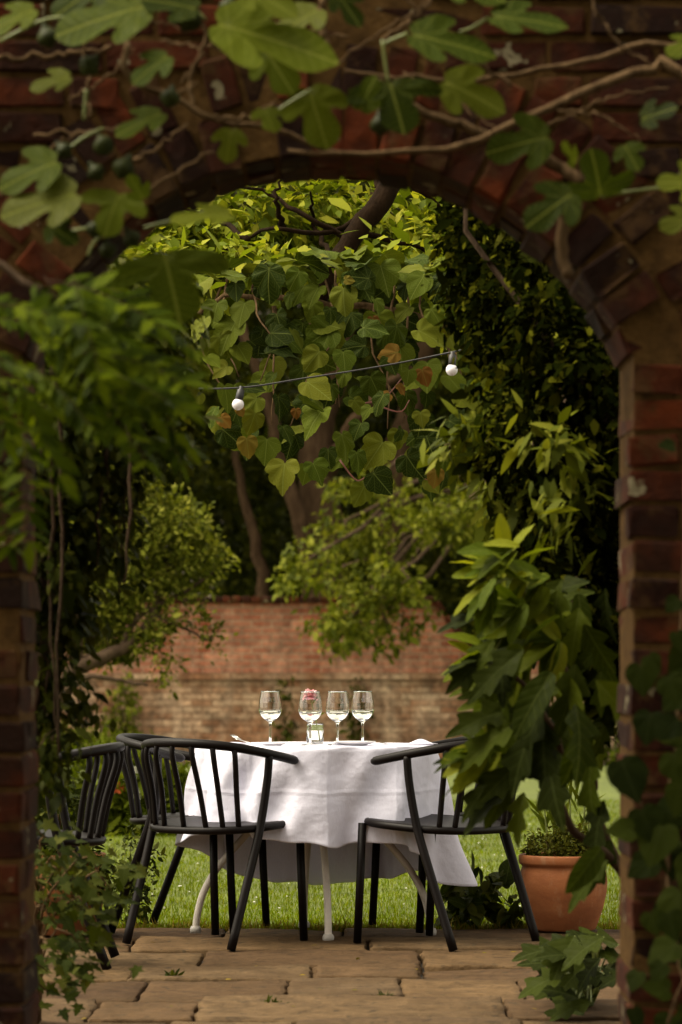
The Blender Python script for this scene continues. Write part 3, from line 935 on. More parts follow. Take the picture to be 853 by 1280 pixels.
# ================================================================== TREES AND CLIMBERS
# far wood behind everything
blobs = []
for k in range(46):
    bx = rng.uniform(-22, 22); bd = rng.uniform(52, 60)
    blobs.append((bx, bd, rng.uniform(1.5, 11), rng.uniform(2, 4), 2.2, rng.uniform(2, 3.2)))
hl_ = MB(); hl_.add([(-120, 63, -0.1), (120, 63, -0.1), (120, 72, 9), (-120, 72, 9), (120, 110, 22), (-120, 110, 22), (120, 190, 24), (-120, 190, 24)], [(0, 1, 2, 3), (3, 2, 4, 5), (5, 4, 6, 7)])
tag(hl_.build('hills', M['soil']), None, None, kind='structure')
tag(crown('woodland', QUAD, blobs, 56000, 0.42, M['l_wood'], None, shell=0.75, up=0.5), 'dark mass of trees far beyond the garden wall', 'woodland', kind='stuff')

# multi-stemmed big tree beyond the wall
tr = thing('old_tree', 'large dark tree with several brown trunks rising behind the garden wall', 'tree', (-0.2, 41.0, 0))
rel = np.array(tr.location)
mb = MB()
for px in ([(412, 900), (404, 660), (395, 560), (420, 430), (455, 300), (500, 180)],):
    branch(mb, [P(x, y, 41) for x, y in px], 0.30, 0.14, 20, 10, 0.02)
branch(mb, [P(405, 780, 41), P(380, 670, 40.6), (P(352, 585, 40.6)), P(335, 500, 40.5), P(300, 400, 40.5)], 0.13, 0.06, 16, 8, 0.02)
branch(mb, [P(470, 900, 41.3), P(486, 700, 41.3), P(492, 600, 41.3), P(520, 480, 41.3), P(560, 330, 41)], 0.26, 0.12, 16, 10, 0.02)
branch(mb, [P(330, 760, 41), P(322, 680, 41), P(300, 610, 41), P(290, 520, 41)], 0.09, 0.04, 12, 8, 0.02)
branch(mb, [P(400, 600, 41), P(450, 520, 40.4), P(500, 470, 40)], 0.12, 0.05, 12, 8, 0.02)
mb.build('trunk', M['bark_mid'], tr, rel=rel)
bl = [pb(160, 420, 41, 130, 150), pb(280, 330, 42, 120, 130), pb(430, 280, 43, 140, 130), pb(590, 380, 42, 130, 150), pb(700, 520, 42, 120, 150),
      pb(230, 560, 42.5, 110, 90), pb(430, 480, 42.8, 130, 90), pb(140, 620, 42.5, 90, 100), pb(600, 600, 42.6, 110, 90), pb(330, 640, 43.3, 110, 90),
      pb(520, 640, 43.5, 100, 90), pb(420, 180, 41, 220, 110), pb(60, 300, 42, 150, 200), pb(800, 400, 42, 130, 200), pb(430, 720, 44, 260, 60)]
crown('crown', QUAD, bl, 42000, 0.15, M['l_bg'], tr, shell=0.65, clump=0.16, per=40, rel=rel)

# lighter tree hanging over the wall
tr = thing('overhanging_tree', 'mid green tree drooping its leafy boughs over the garden wall', 'tree', (2.9, 37.4, 0))
rel = np.array(tr.location)
mb = MB()
root = np.array((2.9, 37.4, 0.0))
fork = np.array((2.7, 37.2, 3.0))
branch(mb, [root, (2.85, 37.3, 1.5), fork, (2.6, 37.0, 4.2)], 0.22, 0.12, 12, 10)
tips = [(430, 690), (380, 715), (490, 690), (460, 745), (415, 785), (492, 735), (478, 775), (560, 655), (600, 640), (640, 600), (540, 620), (470, 610), (430, 660), (400, 745), (450, 775)]
bl = []
for (x, y) in tips:
    d_ = rng.uniform(33.6, 35.2)
    tip = P(x, y, d_)
    midp = (fork + tip) / 2 + np.array((0, 0, 0.55))
    branch(mb, [fork, midp, tip + np.array((0.15, 0.1, 0.18)), tip], 0.04, 0.008, 14, 6, 0.05)
    for q in range(5):
        bl.append(pb(x + rng.normal(0, 26), y + rng.normal(0, 15), d_ + rng.normal(0, .25), rng.uniform(14, 30), rng.uniform(8, 15), 0.25))
bl += [pb(620, 630, 35.5, 70, 50), pb(560, 640, 36, 60, 40), pb(690, 620, 35.5, 70, 60), pb(650, 560, 36, 80, 60)]
mb.build('trunk', M['bark'], tr, rel=rel)
crown('crown', OVAL, bl, 8200, 0.085, M['l_mid'], tr, shell=0.5, clump=0.07, per=14, droop=0.5, rel=rel, sv=0.25)

# black yew beyond the low end of the wall
yw = thing('yew_tree', 'near black evergreen filling the gap above the swept down wall end', 'tree', (3.2, 38.6, 0))
rel = np.array(yw.location)
mb = MB(); branch(mb, [(3.2, 38.6, 0), (3.1, 38.6, 2), (3.2, 38.6, 5)], 0.3, 0.08, 8, 10); mb.build('trunk', M['bark'], yw, rel=rel)
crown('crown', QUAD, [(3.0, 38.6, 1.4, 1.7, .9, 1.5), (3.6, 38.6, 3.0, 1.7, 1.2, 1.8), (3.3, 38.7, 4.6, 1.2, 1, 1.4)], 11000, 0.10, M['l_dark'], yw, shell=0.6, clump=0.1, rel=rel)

# pale olive-green tree at left in front of the wall
tr = thing('olive_green_tree', 'pale olive green small tree leaning over the lawn at left', 'tree', tuple(P(40, 1000, 25) * (1, 1, 0)))
rel = np.array(tr.location)
mb = MB()
fk = P(95, 835, 25)
branch(mb, [rel, P(60, 900, 25), fk], 0.09, 0.07, 10, 8)
branch(mb, [fk, P(130, 822, 25), P(160, 805, 25), P(190, 770, 25), P(210, 700, 25)], 0.07, 0.02, 16, 8, .006)
branch(mb, [P(75, 870, 25), P(110, 846, 24.8), P(150, 850, 24.8), P(185, 857, 24.8)], 0.028, 0.010, 14, 6, .005)
branch(mb, [fk, P(100, 740, 25), P(120, 660, 25), P(150, 590, 25)], 0.05, 0.015, 14, 8, .006)
branch(mb, [P(150, 812, 25), P(175, 770, 25), P(240, 735, 25), P(280, 700, 25)], 0.03, 0.008, 14, 6, .006)
branch(mb, [P(195, 770, 25), P(240, 790, 25), P(262, 800, 25), P(280, 775, 25)], 0.014, 0.005, 12, 6, .005)
mb.build('trunk', M['bark'], tr, rel=rel)
bl = [pb(190, 660, 25, 62, 50), pb(150, 620, 25, 50, 50), pb(225, 700, 25, 50, 40), pb(150, 710, 25, 60, 55), pb(110, 760, 25.2, 45, 45), pb(190, 760, 25, 45, 40),
      pb(265, 705, 25, 24, 24), pb(225, 650, 25, 40, 30), pb(170, 590, 25, 40, 24), pb(130, 800, 25.2, 30, 26), pb(196, 815, 25, 26, 20), pb(240, 760, 25, 18, 22),
      pb(208, 840, 25, 18, 16), pb(265, 798, 25, 12, 16), pb(120, 720, 25.3, 60, 80), pb(150, 790, 25.3, 50, 40), pb(90, 680, 25.4, 50, 90), pb(180, 690, 25.2, 80, 60)]
crown('crown', OVAL, bl, 19000, 0.046, M['l_olive'], tr, shell=0.5, clump=0.045, per=12, droop=0.1, rel=rel)

# small-leaved tree overhead with the dark leaning limb
tr = thing('limb_tree', 'bright small leaved tree with a dark leaning limb under the arch crown', 'tree', (1.9, 13.6, 0))
rel = np.array(tr.location)
mb = MB()
branch(mb, [(1.9, 13.6, 0), (1.85, 13.6, 1.6), (1.6, 13.5, 2.9), (1.1, 13.4, 3.7)], 0.15, 0.10, 14, 10, .008)
branch(mb, [(1.1, 13.4, 3.7), P(540, 120, 13.3), P(485, 235, 13.0), P(440, 300, 12.9), P(412, 340, 12.8), P(400, 380, 12.8)], 0.058, 0.030, 26, 12, .006)
for pts in ([(470, 260), (410, 292), (350, 285), (300, 300), (255, 330)], [(440, 300), (380, 270), (330, 240), (285, 230)], [(480, 240), (455, 200), (390, 190), (330, 180)],
            [(420, 330), (395, 285), (388, 240)], [(500, 215), (560, 270), (610, 320)], [(450, 290), (520, 310), (580, 360)], [(355, 285), (345, 250), (350, 220)], [(310, 300), (270, 270), (225, 262)]):
    branch(mb, [P(x, y, 13.0 + rng.normal(0, .15)) for x, y in pts], 0.014, 0.004, 14, 6, .006)
mb.build('trunk', M['bark_dark'], tr, rel=rel)
bl = [pb(230, 290, 13.3, 55, 28), pb(300, 265, 13.3, 60, 35), pb(370, 270, 13.5, 60, 40), pb(330, 310, 13.5, 90, 26), pb(430, 270, 13.6, 60, 40), pb(520, 290, 13.5, 50, 42), pb(560, 330, 13.3, 50, 46), pb(590, 290, 13.4, 45, 40),
      pb(215, 330, 13.2, 40, 30), pb(200, 240, 13.5, 60, 40), pb(170, 330, 13.3, 40, 40), pb(620, 360, 13.3, 45, 60), pb(265, 345, 13.4, 40, 20), pb(450, 320, 13.7, 60, 20), pb(250, 335, 12.4, 50, 14, .12), pb(330, 330, 12.3, 60, 10, .12), pb(500, 332, 12.4, 60, 12, .12), pb(215, 370, 12.5, 30, 30, .12), pb(590, 360, 12.4, 40, 24, .12)]
crown('crown', OVAL, bl, 6200, 0.060, M['l_small'], tr, shell=0.35, clump=0.06, per=9, droop=0.5, rel=rel, up=0.9)

# vine
vine = thing('vine', 'big leaved grape vine hanging in a dense swag behind the string lights', 'vine', (0.0, 12.3, 0))
rel = np.array(vine.location)
mb = MB()
branch(mb, [(1.9, 13.2, 0), (1.5, 12.9, 1.7), P(600, 440, 12.5), P(540, 400, 12.3), P(470, 385, 12.3), P(380, 375, 12.2), P(290, 370, 12.2), P(235, 400, 12.2)], 0.022, 0.008, 34, 8, .006)
for k in range(16):
    x = 245 + k * 22 + rng.normal(0, 8)
    y0_ = 350 + rng.normal(0, 15)
    L = rng.uniform(90, 210) * (1 - 0.3 * abs(x - 430) / 250)
    branch(mb, [P(x, y0_, 12.3), P(x + rng.normal(0, 12), y0_ + L * .5, 12.1), P(x + rng.normal(0, 20), y0_ + L, 12.0)], 0.006, 0.0025, 10, 5, .004)
branch(mb, [P(520, 560, 11.9), P(535, 580, 11.9), P(560, 600, 11.9)], .003, .002, 6, 5)
mb.build('stem', M['twig'], vine, rel=rel)
for pts in ([(450, 505), (480, 498), (505, 470)], [(425, 575), (445, 600), (460, 595)], [(500, 570), (512, 590), (535, 600)], [(468, 505), (500, 515), (512, 500)]):
    rm = MB(); branch(rm, [P(x, y, 11.75) for x, y in pts], 0.0035, 0.002, 8, 5)
    rm.build('tendril', M['redstalk'], vine, rel=rel)


def in_vine(x, y):
    if y < 328 + 0.0006 * (x - 420) ** 2 + 9 * math.sin(x * .09): return False
    lo = 592 - 0.0016 * (x - 480) ** 2 + 16 * math.sin(x * .07 + 1)
    return 205 < x < 640 and y < lo


def vine_layer(n, dist, sep, dmin, dmax, smin, smax):
    pts = []
    tries = 0
    while len(pts) < n and tries < 9000:
        tries += 1
        x, y = rng.uniform(200, 645), rng.uniform(318, 610)
        if not in_vine(x, y): continue
        if any((x - a) ** 2 + (y - b) ** 2 < sep ** 2 for a, b in pts): continue
        pts.append((x, y))
    pos, dr, nm, sz = [], [], [], []
    for x, y in sorted(pts, key=lambda q: q[1]):
        bulge = math.exp(-((x - 420) / 170) ** 2)
        d_ = rng.uniform(dmin, dmax) - 0.25 * bulge
        pos.append(P(x, y, d_))
        a = rng.normal(0, 0.75)
        fwd = 0.15 + 0.35 * rng.random()
        dr.append((math.sin(a), -fwd, -math.cos(a)))
        nm.append((rng.normal(-0.05, .55), -0.7 + rng.normal(0, .3), 0.1 + 0.9 * rng.random()))
        sz.append(rng.uniform(smin, smax))
    return np.array(pos), np.array(dr), np.array(nm), np.array(sz)


a_ = vine_layer(112, 0, 22.5, 11.70, 12.0, 0.065, 0.145)
b_ = vine_layer(75, 0, 22, 12.2, 12.6, 0.08, 0.14)
c_n = 110                      # the flat top of the swag, seen edge on
cx_ = rng.uniform(235, 610, c_n); cd_ = rng.uniform(11.7, 12.9, c_n)
c_ = (np.array([P(x, 345 - 22 * math.exp(-((x - 420) / 120) ** 2) + rng.normal(0, 6), d) for x, d in zip(cx_, cd_)]), rand_dirs(c_n) * (1, 1, .2) + (0, -.5, -.15), rand_dirs(c_n) * .35 + (0, -.1, 1), rng.uniform(.10, .15, c_n))
pos, dr, nm, sz = [np.concatenate(q) for q in zip(a_, b_, c_)]
pick = rng.integers(0, 3, len(pos))
for q, tm_ in enumerate((VINE, VINE2, VINE3)):
    sel = pick == q
    leaves('foliage', tm_, pos[sel], dr[sel], nm[sel], sz[sel], M['l_vine'], vine, rel=rel)
old = [(500, 440, .10, -.9), (527, 460, .085, .2), (497, 480, .06, .5), (488, 492, .06, -.6), (465, 395, .08, .3), (308, 545, .10, .1), (275, 520, .07, .5), (430, 350, .05, 1), (545, 585, .09, 0), (370, 510, .05, 0), (298, 508, .05, .3)]
pos = np.array([P(x, y, 11.6) for x, y, s, a in old])
leaves('faded_foliage', VINE3, pos, [(math.sin(a * 1.6), -.2, -math.cos(a * 1.6)) for x, y, s, a in old], np.array([(0.1, -1, .3)] * len(old)) + rng.normal(0, .25, (len(old), 3)), [s * 0.85 for x, y, s, a in old], M['l_vine_old'], vine, rel=rel)

# dark climber on the right just beyond the arch
cl = thing('evergreen_climber', 'tall dark climber filling the right side inside the arch', 'climber', (0.85, 8.6, 0))
rel = np.array(cl.location)
mb = MB()
for k in range(7):
    x0 = 0.75 + 0.07 * k
    branch(mb, [(x0 + .2, 8.6, 0), (x0 + .14 + rng.normal(0, .03), 8.6, 0.8), (x0 - .02 + rng.normal(0, .06), 8.7, 1.5), (x0 - .25 + rng.normal(0, .12), 8.8, 2.2), (x0 - .4 + rng.normal(0, .15), 8.9, 2.6)], 0.016, 0.005, 18, 6, .01)
mb.build('stem', M['bark'], cl, rel=rel)
bl = [pb(735, 480, 8.7, 55, 90, .25), pb(690, 420, 8.8, 60, 70, .25), pb(640, 360, 9.0, 55, 55, .25), pb(660, 540, 8.8, 60, 80, .2), pb(730, 620, 8.7, 55, 90, .25), pb(720, 740, 8.6, 55, 80, .25), pb(745, 840, 8.5, 40, 70, .2),
      pb(600, 300, 9.2, 50, 40, .25), pb(680, 300, 9.2, 60, 50, .25), pb(622, 430, 9.0, 28, 60, .15), pb(690, 660, 8.8, 50, 70, .2), pb(800, 600, 8.7, 60, 300, .3), pb(620, 250, 9.4, 60, 40, .2), pb(660, 600, 9.0, 50, 50, .2), pb(585, 370, 9.1, 26, 40, .15)]
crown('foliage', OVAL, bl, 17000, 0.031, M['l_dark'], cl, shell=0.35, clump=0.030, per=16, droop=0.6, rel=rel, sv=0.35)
bl = [pb(600, 560, 8.9, 40, 20, .1), pb(580, 540, 8.9, 26, 14, .1), pb(640, 620, 8.9, 40, 30, .1), pb(725, 640, 8.4, 26, 26, .1), pb(690, 580, 8.5, 40, 60, .1), pb(650, 470, 8.9, 40, 40, .1), pb(560, 560, 9.0, 20, 12, .1), pb(640, 300, 9.0, 40, 30, .1)]
crown('bright_foliage', LANCE, bl, 420, 0.075, M['l_mid'], cl, shell=0.3, clump=0.03, per=8, droop=0.7, rel=rel)

# dark climber on the left just beyond the arch
cl = thing('hanging_climber', 'dark small leaved climber trailing down behind the left pier', 'climber', (-0.85, 8.0, 0))
rel = np.array(cl.location)
mb = MB()
for k in range(14):
    x = rng.uniform(50, 190)
    d_ = rng.uniform(7.6, 8.3)
    y1 = rng.uniform(600, 760) if x > 110 else rng.uniform(850, 960)
    branch(mb, [P(x - 20, 430, d_), P(x, 540, d_), P(x + rng.normal(0, 6), (540 + y1) / 2, d_), P(x + rng.normal(0, 8), y1, d_)], 0.006, 0.0025, 14, 5, .004)
branch(mb, [(-0.85, 8.0, 0), P(40, 900, 7.9), P(55, 700, 7.9), P(60, 500, 7.9), P(90, 380, 7.9)], 0.02, 0.010, 18, 8, .008)
mb.build('stem', M['bark'], cl, rel=rel)
bl = [pb(60, 560, 7.9, 30, 90, .2), pb(75, 700, 7.9, 34, 80, .2), pb(62, 820, 7.9, 26, 70, .15), pb(130, 560, 8, 60, 60, .2), pb(120, 650, 8.0, 36, 70, .2), pb(60, 930, 7.9, 22, 60, .12),
      pb(150, 480, 8.1, 70, 60, .25), pb(110, 400, 8.1, 90, 60, .25), pb(190, 520, 8.1, 36, 50, .15), pb(170, 390, 8.3, 60, 60, .2), pb(90, 880, 7.9, 22, 24, .1), pb(95, 780, 8, 22, 40, .12), pb(20, 600, 8, 60, 300, .2)]
crown('foliage', OVAL, bl, 9000, 0.034, M['l_dark2'], cl, shell=0.35, clump=0.035, per=12, droop=0.8, rel=rel)
bl = [pb(190, 400, 8.4, 40, 40, .15), pb(200, 450, 8.4, 40, 40, .15), pb(150, 520, 8.3, 50, 40, .15), pb(210, 540, 8.4, 24, 40, .1), pb(160, 350, 8.5, 50, 30, .15)]
crown('bright_foliage', OVAL, bl, 900, 0.046, M['l_mid'], cl, shell=0.3, clump=0.04, per=10, droop=0.6, rel=rel)

# ================================================================== TABLE AND WHAT STANDS ON IT
TX, TY, TZ, TR = -0.098, 12.04, 0.72, 0.452
DT = TY - 11.93
tb = thing('folding_table', 'round table on curved white steel legs beneath the white tablecloth', 'table', (TX, TY, 0))
b = MB(); b.lathe([(0.0, TZ - 0.035), (TR - 0.012, TZ - 0.035), (TR - 0.006, TZ - 0.030), (TR - 0.006, TZ - 0.012), (TR - 0.012, TZ - 0.008), (0.0, TZ - 0.008)], 64)
b.build('tabletop', M['board'], tb)
feet = [(-0.457, 0.05), (0.438, -0.04), (0.051, -0.315), (-0.046, 0.30)]
for fx, fy in feet:
    L = math.hypot(fx, fy)
    prof = [(1.0, 0.006), (0.985, 0.07), (0.93, 0.16), (0.80, 0.26), (0.60, 0.365), (0.38, 0.48), (0.22, 0.58), (0.17, 0.682)]
    b = MB(); b.tube(spline([(fx * k, fy * k, z) for k, z in prof], 26), 0.0135, 12)
    lg = b.build('leg', M['white_metal'], tb)
    b = MB(); b.lathe([(0.0, 0.0), (0.021, 0.0), (0.022, 0.016), (0.017, 0.026), (0.0, 0.026)], 16, (fx, fy, 0.001))
    b.build('foot_cap', M['cap'], lg)
b = MB(); b.lathe([(0.155, 0.655), (0.175, 0.655), (0.175, 0.684), (0.155, 0.684)], 32, close=True); b.build('collar', M['white_metal'], tb)

# tablecloth
NA, NS, NTOP = 360, 46, 10
hem_t = [(-180, .36), (-165, .365), (-150, .41), (-135, .415), (-120, .40), (-100, .375), (-84, .355), (-78, .365), (-60, .37), (-45, .36), (-32, .30), (-18, .20), (-4, .185), (10, .20), (30, .23), (50, .20), (75, .16), (100, .155), (122, .19), (140, .24), (158, .31), (180, .36)]
ha = np.arange(-180, 181, 1.0)
_h = np.interp(np.arange(-220, 221), [a - 360 for a, z in hem_t] + [a for a, z in hem_t][1:] + [a + 360 for a, z in hem_t][1:], [z for a, z in hem_t] + [z for a, z in hem_t][1:] + [z for a, z in hem_t][1:])
_k = np.exp(-0.5 * (np.arange(-20, 21) / 6.0) ** 2); _k /= _k.sum()
hz = np.convolve(_h, _k, 'same')[40:401]
hz = hz + 0.006 * np.sin(np.radians(ha) * 11 + 1) + 0.004 * np.sin(np.radians(ha) * 19)
cm = MB()
V = []
ths = np.linspace(-180, 180, NA, endpoint=False)


def cloth_pt(th, s):
    """s 0..1 down the drop"""
    a = R(th)
    hemz = np.interp(th, ha, hz)
    drop = TZ - hemz
    rad0 = TR + 0.004
    fold = 0.030 * math.cos(a * 8 + 1.1 + 0.6 * math.sin(a * 3)) + 0.022 * math.cos(a * 13 + 0.4) + 0.010 * math.cos(a * 23 + 2.0)
    fold += 0.030 * math.exp(-((th + 2) / 14.0) ** 2) + 0.02 * math.exp(-((abs(th) - 176) / 10.0) ** 2)
    fold += 0.034 * math.exp(-((th + 90) / 8.0) ** 2) * (1 if th < -84 else math.exp(-((th + 84) / 1.6) ** 2)) + 0.0
    fold -= 0.02 * math.exp(-((th + 72) / 9.0) ** 2)
    fold += 0.022 * math.exp(-((th + 48) / 6.0) ** 2) - 0.016 * math.exp(-((th + 34) / 6.0) ** 2) + 0.020 * math.exp(-((th + 118) / 6.0) ** 2)
    g = s ** 1.15
    r = rad0 + g * (0.028 + fold) * (drop / 0.36) ** 0.8
    r += 0.010 * math.sin(s * PI) * math.cos(a * 17 + s * 5.0) + 0.006 * math.sin(s * 9 + a * 11)
    e = 0.012
    z = TZ - drop * s
    t_ = min(1.0, s * drop / e)
    r -= 0.008 * (1 - t_) ** 2
    sw = 0.012 * s * math.sin(a * 5 + s * 2.2)
    return (r * math.cos(a + sw), r * math.sin(a + sw), z)


for i in range(1, NTOP + 1):
    rr = (TR - 0.004) * i / NTOP
    for th in ths:
        V.append((rr * math.cos(R(th)), rr * math.sin(R(th)), TZ + 0.0012 * math.sin(rr * 30 + th * .07)))
ss = np.concatenate([[0.012], np.linspace(0.03, 1.0, NS - 1)])
for s in ss:
    for th in ths: V.append(cloth_pt(th, s))
V.append((0, 0, TZ))
nr = NTOP + NS
fs = []
for i in range(nr - 1):
    for k in range(NA):
        k2 = (k + 1) % NA
        fs.append((i * NA + k, i * NA + k2, (i + 1) * NA + k2, (i + 1) * NA + k))
for k in range(NA): fs.append((len(V) - 1, (k + 1) % NA, k))
cm.add(V, [f[::-1] for f in fs])
clo = tag(cm.build('tablecloth', M['cloth']), 'white linen tablecloth draped over the round table', 'tablecloth')
clo.location = (TX, TY, 0)
md = clo.modifiers.new('thickness', 'SOLIDIFY'); md.thickness = 0.0016; md.offset = 1.0

# wine glasses
def glass_profile():
    o = [(0.0, 0.0), (0.034, 0.0), (0.036, 0.0015), (0.030, 0.004), (0.010, 0.008), (0.0048, 0.016), (0.0040, 0.045), (0.0045, 0.078), (0.010, 0.088), (0.024, 0.098),
         (0.036, 0.113), (0.0415, 0.132), (0.0405, 0.155), (0.0365, 0.180), (0.0325, 0.203)]
    i = [(0.0317, 0.203), (0.0356, 0.180), (0.0396, 0.155), (0.0405, 0.132), (0.0350, 0.115), (0.023, 0.1005), (0.010, 0.0935), (0.0, 0.092)]
    return spline([(a, 0, b) for a, b in o], 60)[:, [0, 2]].tolist() + spline([(a, 0, b) for a, b in i], 40)[:, [0, 2]].tolist()


def wine_profile():
    return [(0.0, 0.0926), (0.010, 0.0941), (0.0228, 0.1011), (0.0347, 0.1155), (0.0392, 0.126), (0.0396, 0.1295), (0.038, 0.1290), (0.0, 0.1288)]


g0 = thing('wine_glass', '', 'wine glass', (0, 0, 0), 0, 'wine glasses on the table')
pr = np.array(glass_profile()); pr[:, 0] = np.clip(pr[:, 0], 0, None)
b = MB(); b.lathe(pr, 40); b.build('bowl', M['glass'], g0)
b = MB(); b.lathe(wine_profile(), 40); b.build('wine', M['wine'], g0)
gl = [(338, 11.93, 'leftmost of the four wine glasses, alone on the left of the table'),
      (388, 11.72, 'wine glass in front of the pink flower and its small jar'),
      (422, 11.80, 'wine glass just right of the flower jar, third from left'),
      (453.5, 11.95, 'rightmost of the four wine glasses, behind the right plate')]
for i, (px, d_, lab) in enumerate(gl):
    d_ += DT
    g = g0 if i == 0 else copy_tree(g0)
    g.location = ((px - CX) / F * d_, d_, TZ + 0.002)
    g.rotation_euler = (0, 0, i * 0.7)
    g.scale = (1.07, 1.07, 1.0)
    g['label'] = lab

# flower jar
JX, JY = (394 - CX) / F * 12.13, 12.13
jar = thing('flower_jar', 'small clear glass jar of water holding the pink flower', 'jar', (JX, JY, TZ + 0.002))
b = MB(); b.lathe([(0.0, 0.0), (0.030, 0.0), (0.0325, 0.003), (0.033, 0.06), (0.031, 0.068), (0.0325, 0.074), (0.0325, 0.078), (0.0300, 0.078), (0.0300, 0.072), (0.0288, 0.068), (0.0305, 0.06), (0.0300, 0.006), (0.0, 0.005)], 36)
b.build('glass', M['glass'], jar)
b = MB(); b.lathe([(0.0, 0.0056), (0.0292, 0.0066), (0.0298, 0.050), (0.0, 0.050)], 36); b.build('water', M['water'], jar)
fl = thing('flower', 'pink peony-like flower standing in the small glass jar', 'flower', (JX, JY, TZ + 0.012))
fx = (388 - 394) / F * 12.02
b = MB(); b.tube(spline([(0.014, 0, 0), (0.008, 0, 0.05), (0.0, 0.004, 0.10), (fx, 0.004, 0.17)], 14), 0.0022, 6); b.build('stem', M['petiole'], fl)
nP = 90
dd_ = rand_dirs(nP); dd_[:, 2] = np.abs(dd_[:, 2]) * 0.9 - 0.15
leaves('petals', BROAD, np.tile((fx, 0.004, 0.168), (nP, 1)) + dd_ * 0.010, dd_, np.tile((0, 0, 1.0), (nP, 1)) - dd_ * 0.6, 0.022 + 0.010 * rng.random(nP), M['petal'], fl, width=1.3)
for lp0, ld0 in (((0.0, 0, 0.09), (0.8, -.2, .5)), ((0.0, 0, 0.10), (-.8, -.3, .4)), ((fx * .7, 0, 0.14), (.5, -.3, .6))):
    leaves('leaf', OVAL, [lp0], [ld0], [(0, -.5, 1)], 0.045, M['l_border'], fl)

# plates, napkins, fork
pl = MB(); pl.lathe([(0.0, 0.0), (0.045, 0.0), (0.050, 0.003), (0.078, 0.012), (0.080, 0.014), (0.077, 0.0148), (0.050, 0.0065), (0.0, 0.005)], 44)
p1 = tag(pl.build('plate', M['china']), 'white side plate beneath the two right wine glasses', 'plate', 'side plates on the table')
p1.location = ((444 - CX) / F * 11.90, 11.90, TZ + 0.0025)
# keep the third glass beside the plate
p2 = p1.copy(); COL.objects.link(p2); p2['label'] = 'white side plate in front of the leftmost wine glass'
p2.location = ((341 - CX) / F * 11.82, 11.82, TZ + 0.0025); p2.scale = (0.72, 0.72, 0.8)


def napkin(w, d, n, amp, seed):
    q = MB(); r_ = np.random.default_rng(seed)
    V = []; ph = r_.random(4) * 6
    for i in range(n):
        for j in range(n):
            x = (i / (n - 1) - .5) * w; y = (j / (n - 1) - .5) * d
            V.append((x, y, 0.005 + amp * max(0, math.sin(x * 40 + ph[0] + y * 12) + math.sin(y * 33 + ph[1] - x * 25)) * math.exp(-((x - .02) / (w * .4)) ** 2)))
    fs = [(i * n + j, (i + 1) * n + j, (i + 1) * n + j + 1, i * n + j + 1) for i in range(n - 1) for j in range(n - 1)]
    q.add(V, fs)
    return q


k1 = tag(napkin(0.13, 0.10, 24, 0.008, 3).build('napkin', M['cloth']), 'crumpled white napkin at the right edge of the table', 'napkin')
k1.location = ((522 - CX) / F * 12.0, 12.00, TZ + 0.002); k1.rotation_euler = (0, 0, 0.3)
k2 = tag(napkin(0.20, 0.14, 20, 0.0035, 5).build('napkin', M['cloth']), 'flat folded white napkin on the left side of the table', 'napkin')
k2.location = ((275 - CX) / F * 12.06, 12.06, TZ + 0.002); k2.rotation_euler = (0, 0, -0.2)
for k in (k1, k2):
    md = k.modifiers.new('thickness', 'SOLIDIFY'); md.thickness = 0.002
fk = MB()
fk.box((0, 0, 0.010), (0.007, 0.10, 0.0022), bev=0.0008)
fk.box((0, 0.058, 0.0115), (0.020, 0.022, 0.002), bev=0.0008, rx=0.15)
for q in (-1.5, -0.5, 0.5, 1.5): fk.box((q * 0.0056, 0.088, 0.0165), (0.0028, 0.042, 0.0018), rx=0.12)
fo = tag(fk.build('fork', M['steel']), 'steel fork leaning on the left napkin beside the leftmost glass', 'fork')
fo.location = ((306 - CX) / F * 12.1, 12.09, TZ + 0.003); fo.rotation_euler = (0.12, 0, 0.5)
sp = MB()
sp.box((0, 0, 0.004), (0.006, 0.11, 0.002), bev=0.0008); sp.box((0, 0.09, 0.004), (0.014, 0.085, 0.0016), bev=0.0007)
kn = tag(sp.build('table_knife', M['steel']), 'steel table knife lying right of the right plate', 'knife')
kn.location = ((483 - CX) / F * 11.95, 11.95, TZ + 0.003); kn.rotation_euler = (0, 0, 0.12)

